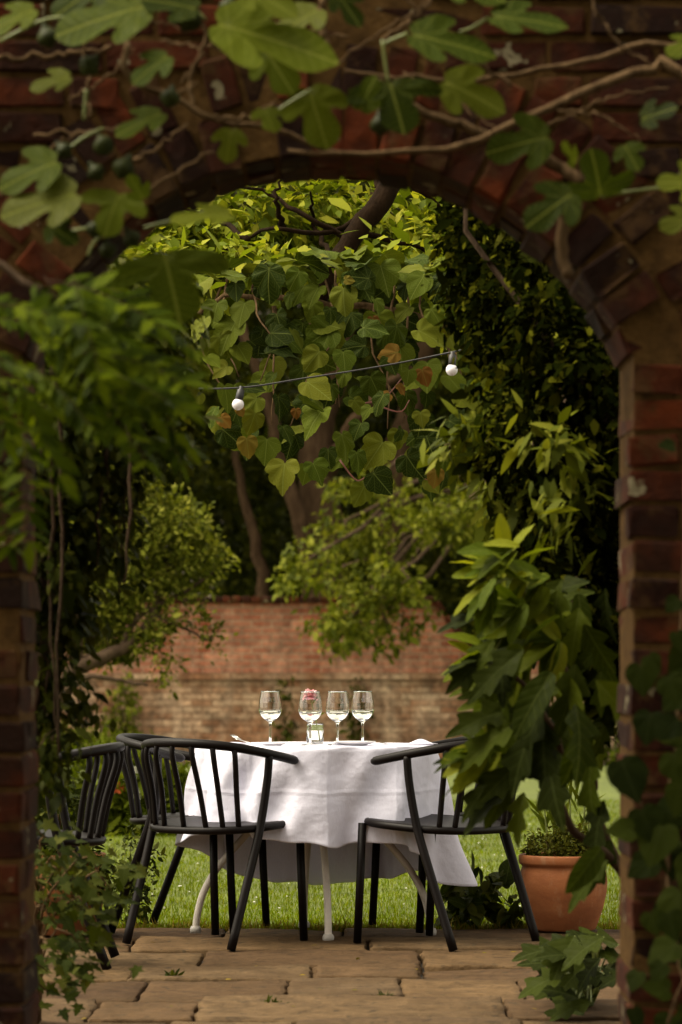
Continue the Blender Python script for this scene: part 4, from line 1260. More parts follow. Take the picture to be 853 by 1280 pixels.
# ================================================================== CHAIRS
def make_chair():
    t = thing('armchair', '', 'chair', (0, 0, 0), 0, 'black spindle back garden chairs')
    # seat plate with soft rim
    def rim(k, z, inset=0.0):
        out = []
        for a in np.linspace(0, 2 * PI, 56, endpoint=False):
            e = 2.0 / 2.7
            x = (0.245 - inset) * abs(math.cos(a)) ** e * math.copysign(1, math.cos(a))
            y = (0.242 - inset) * abs(math.sin(a)) ** e * math.copysign(1, math.sin(a)) + 0.006
            out.append((x, y, z + y * 0.06))
        return out
    b = MB()
    ringz = [(0.012, 0.425), (0.0, 0.431), (-0.001, 0.438), (0.004, 0.446), (0.016, 0.449), (0.05, 0.447), (0.12, 0.443), (0.19, 0.441)]
    V = []
    for ins, z in ringz: V += rim(1, z, ins)
    n = 56
    fs = [(i * n + k, i * n + (k + 1) % n, (i + 1) * n + (k + 1) % n, (i + 1) * n + k) for i in range(len(ringz) - 1) for k in range(n)]
    fs.append(tuple((len(ringz) - 1) * n + k for k in range(n)))
    fs.append(tuple(range(n - 1, -1, -1)))
    b.add(V, fs)
    b.build('seat', M['chair'], t)
    b = MB()
    pts = np.array(rim(1, 0.436, 0.006)); pts = np.vstack([pts, pts[:1], pts[1:2]])
    b.tube(pts, 0.0145, 8, caps=False); b.build('seat_rim', M['chair'], t)
    railp = [(0.266, 0.098, 0.670), (0.268, 0.02, 0.684), (0.252, -0.10, 0.706), (0.200, -0.205, 0.726), (0.108, -0.272, 0.737), (0.0, -0.292, 0.740)]
    railp = railp + [(-x, y, z) for x, y, z in railp[-2::-1]]
    rp = spline(railp, 61)
    b = MB()
    rr = np.full(61, 0.0168); rr[[0, -1]] = 0.010; rr[[1, -2]] = 0.0155
    rp2 = rp.copy()
    b.tube(np.vstack([rp2[:1] + (rp2[:1] - rp2[1:2]) * 0.12, rp2, rp2[-1:] + (rp2[-1:] - rp2[-2:-1]) * 0.12]), np.concatenate([[0.004], rr, [0.004]]), 14)
    b.build('arm_rail', M['chair'], t)
    for sx in (-1, 1):
        b = MB(); b.tube(spline([(sx * 0.262, -0.062, 0.692), (sx * 0.257, -0.068, 0.60), (sx * 0.250, -0.09, 0.47), (sx * 0.248, -0.125, 0.36), (sx * 0.243, -0.262, 0.003)], 26), np.linspace(0.0145, 0.0165, 26), 12)
        b.build('leg', M['chair'], t)
        b = MB(); b.tube([(sx * 0.203, 0.200, 0.442), (sx * 0.206, 0.208, 0.22), (sx * 0.208, 0.220, 0.003)], 0.0152, 12)
        b.build('leg', M['chair'], t)
    L = np.linalg.norm(np.diff(rp, axis=0), axis=1).cumsum(); L = np.concatenate([[0], L])
    for k in range(7):
        u_ = (k - 3) / 3.0
        ti = L[-1] / 2 - u_ * 0.235
        top = np.array([np.interp(ti, L, rp[:, c]) for c in range(3)])
        a = R(-90 + u_ * 52)
        e = 2.0 / 2.7
        bx = 0.237 * abs(math.cos(a)) ** e * math.copysign(1, math.cos(a)); by = -0.22 * abs(math.sin(a)) ** e - 0.006
        bot = np.array((bx, by, 0.437 + by * .06))
        d_ = top - bot
        b = MB(); b.tube(spline([bot, bot + d_ * 0.45 + np.array((0, 0, 0.0)), bot + d_ * 0.84 + unit(np.array((top[0], top[1] + .02, 0))) * 0.012, top], 16), 0.0104, 10)
        b.build('spindle', M['chair'], t)
    return t


ch0 = make_chair()
chairs = [(-0.435, 11.66, 54, 'black spindle back armchair nearest left of the table, back to the viewer'),
          (-0.56, 12.24, -16, 'black spindle back armchair tucked behind the front left chair, facing the table'),
          (-1.045, 10.80, 181, 'black spindle back armchair at far left half hidden by leafy plants'),
          (0.362, 11.63, 139, 'black spindle back armchair right of the table with its seat visible'),
          (0.41, 12.33, 205, 'black spindle back armchair behind the right chair, mostly hidden by leaves')]
for i, (x, y, hd, lab) in enumerate(chairs):
    c = ch0 if i == 0 else copy_tree(ch0)
    c.location = (x, y, 0.002)
    c.rotation_euler = (0, 0, R(hd - 90))
    c['label'] = lab

# small weeds rooted in the paving joints
for i, (x, y, lab) in enumerate(((480, 1250, 'tiny green weed in the paving joint in front of the table'), (338, 1258, 'tiny green weed in the paving joint below the left chair'), (215, 1222, 'tiny green weed in a joint beside the far left chair feet'))):
    d_ = F * H / (y - CY)
    bs = P(x, y, d_); bs[2] = 0.0
    t = thing('joint_weed', lab, 'weed', tuple(bs), 0, 'weeds in the paving joints')
    n = 26
    leaves('foliage', LANCE, np.tile((0, 0, 0.002), (n, 1)) + rng.normal(0, .012, (n, 3)) * (1, .5, 0), np.stack([rng.normal(0, .8, n), rng.normal(0, .6, n), 0.25 + .6 * rng.random(n)], 1), rand_dirs(n) + (0, 0, 1), 0.022 + .02 * rng.random(n), M['l_low'], t)

# ================================================================== POTS
def make_pot(name, label, x, y, s=1.0):
    t = thing(name, label, 'plant pot', (x, y, 0.0), 0, 'terracotta pots on the patio')
    b = MB()
    pr = [(0.0, 0.004), (0.118, 0.004), (0.124, 0.012), (0.150, 0.085), (0.164, 0.150), (0.166, 0.185), (0.160, 0.222), (0.153, 0.240), (0.155, 0.246), (0.163, 0.250), (0.166, 0.258), (0.166, 0.279), (0.162, 0.285), (0.148, 0.285), (0.142, 0.278), (0.142, 0.235), (0.0, 0.232)]
    b.lathe(np.array(pr) * s, 48)
    b.build('pot_body', M['terracotta'], t)
    b = MB(); b.lathe(np.array([(0.0, 0.262), (0.07, 0.266), (0.141, 0.258)]) * s, 32); b.build('compost', M['soil'], t)
    return t


PX, PY = (704 - CX) / F * 12.22, 12.22
make_pot('terracotta_pot', 'orange terracotta pot with a rolled rim beside the right chair', PX, PY, 1.03)
hp = thing('cushion_herb', 'low bushy green herb growing in the right terracotta pot', 'plant', (PX, PY, 0.272))
rel = np.array(hp.location)
crown('foliage', OVAL, [(PX - .02, PY, .30, .14, .12, .055), (PX + .03, PY, .345, .07, .07, .06), (PX - .07, PY, .325, .06, .06, .05), (PX - .01, PY, .37, .04, .04, .05), (PX + .09, PY, .33, .04, .05, .05)], 2600, 0.017, M['l_thyme'], hp, shell=0.4, clump=0.014, per=10, up=.8, rel=rel)
b = MB()
for k in range(26):
    a = rng.random() * 6.28; r_ = 0.10 * rng.random()
    p0 = np.array((PX + .3 * r_ * math.cos(a), PY + .3 * r_ * math.sin(a), 0.268)); p1_ = np.array((PX + r_ * math.cos(a), PY + r_ * math.sin(a), 0.31 + .04 * rng.random()))
    b.tube([p0, (p0 + p1_) / 2, p1_], 0.0014, 5)
b.build('stem', M['twig'], hp, rel=rel)
st = thing('tall_shoots', 'few thin upright green shoots rising behind the right terracotta pot', 'plant', (PX, 12.62, 0))
rel = np.array(st.location)
b = MB()
for (xb, xt, yt) in ((700, 694, 985), (716, 712, 975), (738, 735, 990), (690, 680, 1000), (728, 731, 1005)):
    p0 = P(xb, 1150, 12.6); p0[2] = -.01
    b.tube(spline([p0, P((xb + xt) / 2, 1060, 12.6), P(xt, yt, 12.6)], 10), np.linspace(.0055, .003, 10), 6)
b.build('stem', M['petiole'], st, rel=rel)
lp = [P(rng.uniform(675, 745), rng.uniform(985, 1060), 12.6) for k in range(34)]
leaves('foliage', LANCE, lp, rand_dirs(34) * (.5, .3, .4) + (0, 0, .7), rand_dirs(34) + (0, -.6, .3), 0.12, M['l_border'], st, width=.5, rel=rel)
P2X, P2Y = (74 - CX) / F * 12.05, 12.05
make_pot('terracotta_pot', 'terracotta pot mostly hidden by plants behind the far left chair', P2X, P2Y, 1.08)
hp = thing('pot_plant', 'scrambling dark leafy plant in the left terracotta pot', 'plant', (P2X, P2Y, 0.28))
rel = np.array(hp.location)
crown('foliage', OVAL, [(P2X, P2Y, .40, .15, .13, .13), (P2X - .05, P2Y, .52, .1, .1, .12), (P2X + .02, P2Y - .2, .20, .16, .03, .13), (P2X + .13, P2Y - .16, .24, .07, .05, .12)], 1500, 0.035, M['l_low'], hp, shell=0.4, clump=0.025, per=10, up=.8, rel=rel)
b = MB()
for k in range(12):
    a = rng.random() * 6.28
    b.tube(spline([(P2X, P2Y, .275), (P2X + .05 * math.cos(a), P2Y + .05 * math.sin(a), .38), (P2X + .12 * math.cos(a), P2Y + .12 * math.sin(a), .46)], 8), 0.002, 5)
b.build('stem', M['twig'], hp, rel=rel)

# ================================================================== STRING LIGHT
sl = thing('string_light', 'black festoon cable with unlit white globe bulbs in front of the vine', 'string light', (0, 11.45, 1.9))
rel = np.array(sl.location)
b = MB()
cab = [P(20, 470, 11.2), P(130, 482, 11.35), P(222, 485.5, 11.45), P(302, 484.5, 11.45), P(380, 473, 11.45), P(470, 459, 11.45), P(552, 443, 11.45), P(660, 418, 11.4), P(800, 375, 11.4)]
b.tube(spline(cab, 60), 0.0032, 8)
b.build('cable', M['black_rubber'], sl, rel=rel)
for (x, y, ax, ay, d_) in ((302, 484.5, -2.5, 1.0, 11.45), (566, 441, -0.6, 1.0, 11.43)):
    top = P(x, y, d_)
    dv = unit(np.array((ax * 0.08, 0.0, -1.0)))
    s_ = MB(); s_.tube([top + dv * -0.005, top + dv * 0.006, top + dv * 0.008, top + dv * 0.040, top + dv * 0.046], [0.008, 0.008, 0.0135, 0.0145, 0.0125], 16)
    so = s_.build('socket', M['black_rubber'], sl, rel=rel)
    g_ = MB()
    zz = np.linspace(0, 1, 14)
    cen = top + dv * 0.062
    pts = [top + dv * 0.044] + [cen - dv * 0.0215 * math.cos(t) for t in np.linspace(0.75, PI - 0.02, 14)]
    rad = [0.0125] + [0.0215 * math.sin(t) for t in np.linspace(0.75, PI - 0.02, 14)]
    g_.tube(pts, rad, 24)
    g_.build('bulb', M['opal'], so, rel=rel)

# ================================================================== BORDER AND SMALL PLANTS
def leafy(name, label, cat, base, blobs, n, tm, size, mat, stems, smat, group=None, droop=0.3, clump=0.03, per=10, up=.7, width=None):
    t = thing(name, label, cat, tuple(base), 0, group)
    rel = np.array(base, float)
    b = MB()
    for pts, r0, r1 in stems: branch(b, pts, r0, r1, 12, 6, .003)
    if stems: b.build('stem', smat, t, rel=rel)
    crown('foliage', tm, blobs, n, size, mat, t, shell=.35, clump=clump, per=per, droop=droop, up=up, rel=rel)
    return t


# left flower bed
bd = [(120, 'tall leafy border plant beneath the far left chair rail', 1000, 46, 50), (170, 'tall green border plant with white blooms left of the table', 1000, 40, 52), (215, 'green border plant showing between the left chair spindles', 1010, 34, 40), (60, 'leafy border plant behind the left pier foliage', 1000, 50, 55), (262, 'low green border plant just left of the tablecloth', 1022, 24, 26)]
for x, lab, y, rx, ry in bd:
    bs = P(x, 1040, 19.8); bs[2] = 0
    stems = []
    for k in range(9):
        tx = x + rng.normal(0, rx * .6)
        stems.append(([bs + np.array((rng.normal(0, .05), 0, 0)), P((x + tx) / 2, y + 10, 19.8), P(tx, y - ry * rng.uniform(.3, 1), 19.8)], .006, .003))
    t = leafy('border_plant', lab, 'plant', bs, [pb(x, y, 19.8, rx, ry, .2)], 1100, LANCE, 0.085, M['l_border'], stems, M['petiole'], 'plants in the left flower bed', droop=-0.5, clump=.05)
    if x in (170, 120):
        fp = [P(xx, yy, 19.6) for xx, yy in (((168, 966), (172, 992), (160, 975)) if x == 170 else ((140, 978), (148, 985), (130, 990)))]
        for q_ in fp:
            leaves('bloom', BROAD, np.tile(q_, (14, 1)), rand_dirs(14), rand_dirs(14), 0.045, M['white_petal'] if x == 170 else M['orange_petal'], t, rel=bs)
# plants at the foot of the far wall
for k in range(13):
    X = -4.6 + 0.46 * k if k < 6 else 2.0 + 0.5 * (k - 6)
    bs = np.array((X, 34.9 + rng.normal(0, .2), 0))
    h = rng.uniform(.18, .42)
    px = CX + X / bs[1] * F
    labs = ['low green border plant at the foot of the far brick wall']
    leafy('wall_border_plant', labs[0], 'plant', bs, [(X, bs[1], h * .55, .36, .25, h * .6)], 700, OVAL, 0.075, M['l_border'], [([bs, bs + (0, 0, h * .5), bs + (.05, 0, h)], .008, .004)], M['petiole'], 'plants at the foot of the far wall', clump=.06)
# climbers on the far wall
for x, y, rx, ry, lab in ((150, 890, 16, 45, 'green climber patch on the far wall under the pale olive tree'), (355, 885, 11, 40, 'dark climber patch on the far wall behind the leftmost glass'), (445, 890, 12, 40, 'dark climber patch on the far wall behind the right glasses')):
    d_ = 35.75
    bs = P(x, 950, d_); bs[2] = 0
    leafy('wall_climber', lab, 'climber', bs, [pb(x, y, d_, rx, ry, .08)], 520 if x == 150 else 190, OVAL, 0.07, M['l_mid'] if x == 150 else M['l_bg'], [([bs, P(x, y + 10, d_), P(x, y - ry, d_)], .012, .004)], M['twig'], 'climbers on the far wall', clump=.05)
# lawn-edge weeds
bs = P(600, 1165, 12.47); bs[2] = 0
w1 = leafy('edge_weed', 'broad leaved weed growing behind the right chair legs', 'plant', bs, [pb(592, 1120, 12.47, 30, 34, .1), pb(618, 1130, 12.47, 22, 30, .1), pb(575, 1145, 12.47, 26, 16, .1)], 150, BROAD, 0.062, M['l_low'],
      [([bs, P(598, 1125, 12.47), P(590, 1090, 12.47)], .004, .002), ([bs, P(612, 1130, 12.47), P(622, 1100, 12.47)], .004, .002), ([bs, P(585, 1145, 12.47), P(568, 1130, 12.47)], .004, .002)], M['petiole'], clump=.02, per=5)
bs = P(165, 1165, 12.5); bs[2] = 0
leafy('edge_shrub', 'slender small leaved sprig plant between the left chair legs', 'plant', bs, [pb(168, 1075, 12.5, 22, 46, .08), pb(158, 1120, 12.5, 28, 36, .1), pb(175, 1035, 12.5, 12, 24, .05)], 620, OVAL, 0.026, M['l_low'],
      [([bs, P(165 + q * 8, 1110, 12.5), P(165 + q * 14, 1035 + abs(q) * 22, 12.5)], .003, .0015) for q in (-1.5, -.7, 0, .6, 1.2)], M['petiole'], clump=.02, per=7)
bs = P(640, 1168, 12.45); bs[2] = 0
leafy('edge_weed', 'low dark weed tuft against the right terracotta pot', 'plant', bs, [pb(642, 1148, 12.45, 14, 20, .06)], 90, OVAL, 0.045, M['l_low'], [([bs, P(642, 1150, 12.45), P(646, 1130, 12.45)], .003, .0015)], M['petiole'], clump=.015, per=5)

# ================================================================== FOREGROUND SHRUBS
# lobed-leaf shrub on the right
hy = thing('lobed_leaf_shrub', 'large shrub with lobed oak-like leaves leaning in beside the right pier', 'shrub', (0.86, 8.4, 0))
rel = np.array(hy.location)
b = MB()
branch(b, [(0.90, 8.4, 0), P(802, 1150, 8.3), P(775, 1085, 8.2), P(718, 1040, 8.1), P(702, 1005, 8.1), P(690, 985, 8.1)], 0.016, 0.008, 16, 8, .004)
branch(b, [P(780, 1095, 8.2), P(742, 1010, 8.2), P(725, 900, 8.1), P(690, 800, 8.0), P(640, 720, 8.0)], 0.013, 0.006, 16, 8, .004)
branch(b, [P(702, 1005, 8.1), P(700, 930, 8.0), P(660, 860, 7.9), P(600, 820, 7.9)], 0.010, 0.005, 14, 8, .004)
branch(b, [P(735, 1010, 8.2), P(745, 980, 8.2), P(735, 960, 8.2)], 0.009, 0.005, 8, 8)
b.build('stem', M['bark'], hy, rel=rel)
hl = []   # (x, y base, size px, angle deg in picture (0 right, 90 down), depth, normal tilt)
expl = [(620, 712, 60, -160, 8.1), (628, 722, 52, 165, 8.1), (615, 730, 62, 150, 8.1), (640, 690, 46, -60, 8.1), (632, 690, 50, -100, 8.1), (650, 700, 48, -30, 8.1), (625, 705, 50, -150, 8.05),
        (650, 760, 60, 200, 8.0), (640, 735, 58, 170, 8.0), (668, 745, 60, 20, 8.1), (660, 770, 60, 155, 8.0), (640, 775, 52, 205, 8.0),
        (600, 815, 62, 160, 7.9), (606, 820, 70, 140, 7.9), (618, 800, 80, 130, 7.9), (600, 826, 55, 175, 7.85), (650, 805, 90, 120, 7.8), (655, 812, 95, 145, 7.75), (640, 840, 85, 112, 7.8), (630, 815, 70, 100, 7.8),
        (690, 840, 105, 125, 7.7), (680, 880, 120, 120, 7.7), (650, 900, 100, 150, 7.75), (640, 885, 90, 165, 7.8), (620, 870, 55, 185, 7.85), (680, 900, 100, 95, 7.7), (720, 880, 110, 80, 7.6),
        (685, 930, 115, 92, 7.7), (700, 840, 100, 70, 7.7), (720, 830, 100, 100, 7.7), (620, 950, 80, 160, 7.9), (630, 960, 85, 140, 7.9), (645, 970, 80, 125, 7.9), (640, 985, 85, 150, 7.9), (655, 990, 70, 110, 7.9),
        (600, 935, 66, 165, 7.95), (612, 925, 80, 120, 7.9), (600, 945, 60, 185, 7.95), (740, 940, 90, 100, 7.6), (755, 1000, 80, 110, 7.6), (752, 1060, 85, 130, 7.5), (764, 1050, 75, 118, 8.2), (760, 1075, 80, 140, 7.5), (730, 780, 80, 60, 7.8), (700, 770, 80, 150, 7.9),
        (675, 800, 80, 170, 7.9), (745, 850, 80, 45, 7.6), (720, 940, 70, 120, 7.7), (735, 905, 90, 110, 7.6), (665, 940, 90, 140, 7.75)]
for e in expl: hl.append(e)
for k in range(80):
    t = rng.random()
    x = rng.uniform(620, 765); y = rng.uniform(720, 920)
    if x < 620 + max(0, (780 - y)) * 0.25: continue
    hl.append((x, y, rng.uniform(50, 85), rng.uniform(70, 190), 8.0 + rng.uniform(0, .5)))
def shrub_leaves(name, lst, mat, tm, width, k):
    pos, dr, nm, sz = [], [], [], []
    for x, y, s, a, d_ in lst:
        pos.append(P(x, y, d_))
        dr.append((math.cos(R(a)), -0.25 + rng.normal(0, .25), -math.sin(R(a))))
        nm.append((rng.normal(-.15, .45), -0.5 + rng.normal(0, .35), 0.7))
        sz.append(s / F * d_ * k)
    leaves(name, tm, pos, dr, nm, sz, mat, hy, width=width, rel=rel)


extra = []
for q in range(16):
    cx_, cy_ = [(628, 712), (615, 730), (650, 755), (640, 690), (660, 720), (600, 818), (640, 790), (668, 770), (620, 945), (640, 975), (690, 760), (700, 800), (655, 830), (605, 938), (680, 725), (630, 870)][q]
    d_ = rng.uniform(7.8, 8.1)
    for k in range(7):
        extra.append((cx_ + rng.normal(0, 6), cy_ + rng.normal(0, 5), rng.uniform(38, 64), rng.uniform(100, 235), d_))
shrub_leaves('bright_foliage', extra + hl[:13], M['l_hyd'], BROAD, 0.62, 1.0)  # outer leaves carry a lit tone in their colour; narrow whorls are new growth
darker = hl[13:]
shrub_leaves('foliage', darker[0::2], M['l_hyd_dark'], OAK, 0.72, 1.0)
shrub_leaves('foliage', darker[1::4], M['l_hyd_mid'], OAK, 0.78, 1.0)
shrub_leaves('foliage', darker[3::4], M['l_hyd_mid'], BROAD, 0.6, 0.95)

# low lobed plant at the foot of the right pier
lw_ = thing('low_lobed_plant', 'low plant with big lobed leaves at the foot of the right pier', 'plant', (0.74, 9.4, 0))
rel = np.array(lw_.location)
b = MB()
pos, dr, nm, sz = [], [], [], []
for k in range(44):
    x = rng.uniform(690, 790); y = rng.uniform(1165, 1262)
    if x < 700 and y < 1180: continue
    d_ = rng.uniform(9.0, 9.6)
    a = rng.uniform(110, 220)
    p = P(x, y, d_); p[2] = max(p[2], 0.05)
    pos.append(p); dr.append((math.cos(R(a)), -.3 + rng.normal(0, .2), -math.sin(R(a)) * .7)); nm.append((rng.normal(-.2, .3), -.5, .9)); sz.append(rng.uniform(.09, .16))
    branch(b, [(0.74, 9.4, 0.0), (p + np.array((.74, 9.4, 0))) / 2 + (0, 0, .05), p], .004, .002, 8, 5)
b.build('stem', M['petiole'], lw_, rel=rel)
leaves('foliage', OAK, pos, dr, nm, sz, M['l_hyd_dark'], lw_, width=1.1, rel=rel)

# pointed-leaf plant at the foot of the left pier
lp_ = thing('pointed_leaf_plant', 'scrambling plant with pointed maple-like leaves by the left pier foot', 'plant', (-0.86, 8.9, 0))
rel = np.array(lp_.location)
b = MB()
pos, dr, nm, sz = [], [], [], []
sprays = [(60, 1240, 8.3), (80, 1200, 8.4), (60, 1215, 8.3), (100, 1130, 8.5), (130, 1100, 8.5), (60, 1120, 8.4), (105, 1190, 8.4), (75, 1160, 8.4), (60, 1050, 8.4), (120, 1150, 8.5), (55, 1180, 8.3), (90, 1100, 8.5), (65, 1080, 8.4), (140, 1120, 8.6), (100, 1215, 8.4), (80, 1075, 8.7), (110, 1090, 8.7), (85, 1110, 8.7), (60, 1090, 8.7), (75, 1140, 8.7), (100, 1150, 8.7)]
for x, y, d_ in sprays:
    tip = P(x, y, d_)
    branch(b, [(-0.86, 8.9 + rng.normal(0, .1), 0), np.array((-.84, 8.8, max(.1, tip[2] * .7))), tip + (-.06, 0, .06), tip], .005, .0018, 12, 5, .003)
    n = 13
    for k in range(n):
        q = tip + rng.normal(0, 1, 3) * (.055, .06, .045)
        q[2] = max(q[2], .03)
        pos.append(q); dr.append((rng.normal(.5, .6), rng.normal(-.2, .4), rng.normal(-.35, .4))); nm.append((rng.normal(0, .4), -.4 + rng.normal(0, .3), .8)); sz.append(rng.uniform(.03, .062))
b.build('stem', M['twig'], lp_, rel=rel)
leaves('foliage', MAPLE, pos, dr, nm, sz, M['l_low'], lp_, rel=rel)

# ivy on the right pier
iv = thing('ivy', 'ivy with broad dark leaves climbing the front of the right pier', 'ivy', (0.82, 6.5, 0))
rel = np.array(iv.location)
b = MB()
pos, dr, nm, sz = [], [], [], []
iv_l = [(800, 840, 44), (835, 855, 40), (815, 900, 46), (850, 910, 40), (775, 960, 62), (805, 980, 50), (840, 950, 50), (850, 990, 46), (800, 1020, 50), (830, 1040, 60), (850, 1060, 50), (795, 1050, 40), (820, 1085, 44), (850, 1120, 60), (835, 1150, 40), (812, 1150, 34), (850, 1190, 50), (800, 1225, 30), (830, 1215, 30), (790, 1270, 34), (840, 1250, 40), (810, 830, 30), (845, 800, 30), (870, 860, 60), (880, 960, 60), (880, 1080, 60), (890, 1180, 60), (870, 1020, 60), (860, 930, 50), (850, 760, 26), (845, 570, 24)]
for x, y, s in iv_l:
    d_ = rng.uniform(6.35, 6.56)
    a = rng.uniform(60, 200)
    pos.append(P(x, y - 12, d_)); dr.append((math.cos(R(a)), -.3, -math.sin(R(a)))); nm.append((rng.normal(0, .3), -.8, .6)); sz.append(s * 1.0 / F * d_)
for k in range(46):
    x, y = rng.uniform(826, 960), rng.uniform(800, 1290)
    d_ = rng.uniform(6.5, 6.6); a = rng.uniform(40, 170)
    if x < 840 and rng.random() < .5: continue
    pos.append(P(x, y, d_)); dr.append((math.cos(R(a)), -.3, -math.sin(R(a)))); nm.append((rng.normal(0, .3), -.8, .6)); sz.append(rng.uniform(26, 46) / F * d_)
branch(b, [(0.82, 6.55, 0), P(850, 1200, 6.57), P(835, 1080, 6.57), P(842, 950, 6.57), P(850, 800, 6.58), P(856, 600, 6.58)], .008, .003, 24, 6, .004)
branch(b, [P(835, 1280, 6.5), P(848, 1240, 6.5), P(870, 1200, 6.5)], .004, .003, 8, 6)
branch(b, [P(835, 1080, 6.57), P(800, 1000, 6.56), P(775, 960, 6.45)], .004, .002, 10, 6, .003)
b.build('stem', M['twig'], iv, rel=rel)
leaves('foliage', VINE, pos, dr, nm, sz, M['l_ivy'], iv, rel=rel)

# pinnate climber in front at left
ws = thing('wisteria', 'blurred bright green wisteria fronds hanging before the left pier', 'climber', (-1.15, 6.35, 0))
rel = np.array(ws.location)
b = MB()
branch(b, [(-1.15, 6.45, 0), (-1.12, 6.45, 1.0), (-1.0, 6.4, 1.8), (-.78, 6.3, 1.85), (-.55, 6.2, 1.72)], .02, .006, 24, 8, .006)
pos, dr, nm, sz = [], [], [], []
fr = []
for k in range(40):
    x = rng.uniform(-60, 150); y = rng.uniform(345, 480) + max(0, (x - 120)) * .25
    fr.append((x, y, rng.uniform(70, 125), rng.uniform(0, 70), rng.uniform(5.8, 6.4)))
fr += [(60, 350, 150, 10, 5.9), (90, 345, 120, 70, 5.8), (130, 480, 120, 25, 6.1), (120, 500, 110, 40, 6.1), (0, 400, 140, -8, 5.8), (100, 440, 150, 5, 5.9), (110, 460, 150, 12, 6.0), (20, 480, 120, 60, 5.8), (30, 540, 120, 85, 6.1), (-20, 560, 110, 70, 6.1), (180, 480, 90, 60, 6.3), (-30, 380, 130, 0, 5.7)]
for x, y, L, a, d_ in fr:
    p0 = P(x, y, d_)
    s = d_ / F
    ax = np.array((math.cos(R(a)), rng.normal(-.1, .25), -math.sin(R(a)))); ax = unit(ax)
    n = 13
    pts = []
    for k in range(n):
        t = k / (n - 1)
        q = p0 + ax * L * s * t + np.array((0, 0, -1)) * (L * s) * .22 * t * t
        pts.append(q)
    b.tube(np.array(pts), .0011, 5)
    up_ = unit(np.array((rng.normal(0, .25), -.5, .85)))
    side = unit(np.cross(ax, up_))
    for k in range(2, n):
        for sg in (-1, 1):
            pos.append(pts[k]); dr.append(side * sg + ax * .55 + rng.normal(0, .15, 3)); nm.append(up_ + rng.normal(0, .2, 3)); sz.append(L * s * .33 * (1 - .35 * abs(k / n - .45)))
    pos.append(pts[-1]); dr.append(ax); nm.append(up_); sz.append(L * s * .33)
b.build('stem', M['bark'], ws, rel=rel)
leaves('foliage', tmpl_simple(0.40, 0.2, 0.12, 0.40), pos, dr, nm, sz, M['l_wist'], ws, rel=rel)

# fig tree across the top of the arch
fg = thing('fig_tree', 'wall trained fig with lobed leaves and green figs across the arch top', 'fig tree', (1.25, 6.4, 0))
rel = np.array(fg.location)
b = MB()
br = [([(1.25, 6.4, 0), (1.22, 6.42, 1.2), (1.1, 6.45, 1.85), P(853, 95, 6.4), P(810, 90, 6.4), P(740, 112, 6.38), P(640, 160, 6.38), P(540, 186, 6.38), P(430, 195, 6.38), P(360, 188, 6.38)], .017, .004),
      ([P(730, 232, 6.5), P(690, 205, 6.5), P(600, 165, 6.48), P(525, 138, 6.45), P(470, 100, 6.4)], .013, .008),
      ([P(870, 60, 6.5), P(800, 58, 6.5), P(720, 78, 6.48), P(600, 98, 6.5), P(500, 96, 6.5), P(430, 88, 6.5)], .008, .004),
      ([P(-20, 72, 6.5), P(60, 70, 6.5), P(140, 58, 6.5)], .006, .005),
      ([P(730, 232, 6.5), P(706, 250, 6.52), P(704, 320, 6.55), P(712, 345, 6.55)], .014, .012),
      ([P(160, 55, 6.3), P(155, 80, 6.28), P(175, 105, 6.28), P(205, 118, 6.3), P(270, 150, 6.3), P(320, 158, 6.35), P(420, 190, 6.38)], .007, .005),
      ([P(240, -10, 6.3), P(258, 50, 6.3), P(240, 90, 6.3), P(240, 140, 6.3)], .005, .004),
      ([P(240, 140, 6.3), P(300, 150, 6.3), P(345, 130, 6.3)], .005, .004),
      ([P(160, 300, 6.3), P(150, 275, 6.3), P(190, 235, 6.32), P(268, 190, 6.35)], .005, .003), ([P(160, 205, 6.35), P(190, 190, 6.35), P(235, 155, 6.35)], .005, .003),
      ([P(0, 245, 6.3), P(60, 190, 6.3), P(110, 165, 6.3)], .004, .003), ([P(405, -10, 6.4), P(403, 30, 6.4), P(410, 60, 6.4)], .007, .007),
      ([P(480, 50, 6.45), P(520, 20, 6.45), P(545, -10, 6.45)], .005, .004), ([P(735, -5, 6.4), P(770, 50, 6.4), P(815, 80, 6.4)], .003, .003),
      ([P(640, 108, 6.45), P(560, 40, 6.45), P(500, -5, 6.45)], .004, .003), ([P(110, 150, 6.3), P(112, 110, 6.3), P(105, 60, 6.3), P(112, 20, 6.3)], .004, .003)]
for k in range(13):
    x, y = rng.uniform(20, 840), rng.uniform(20, 200)
    a = rng.normal(0, .5); L = rng.uniform(60, 170)
    br.append(([P(x, y, 6.5), P(x + L * .5 * math.cos(a), y + L * .5 * math.sin(a) + rng.normal(0, 8), 6.46), P(x + L * math.cos(a), y + L * math.sin(a), 6.44)], .0035, .0018))
for pts, r0, r1 in br: branch(b, pts, r0, r1, 22, 8, .0035)
b.build('stem', M['twig'], fg, rel=rel)
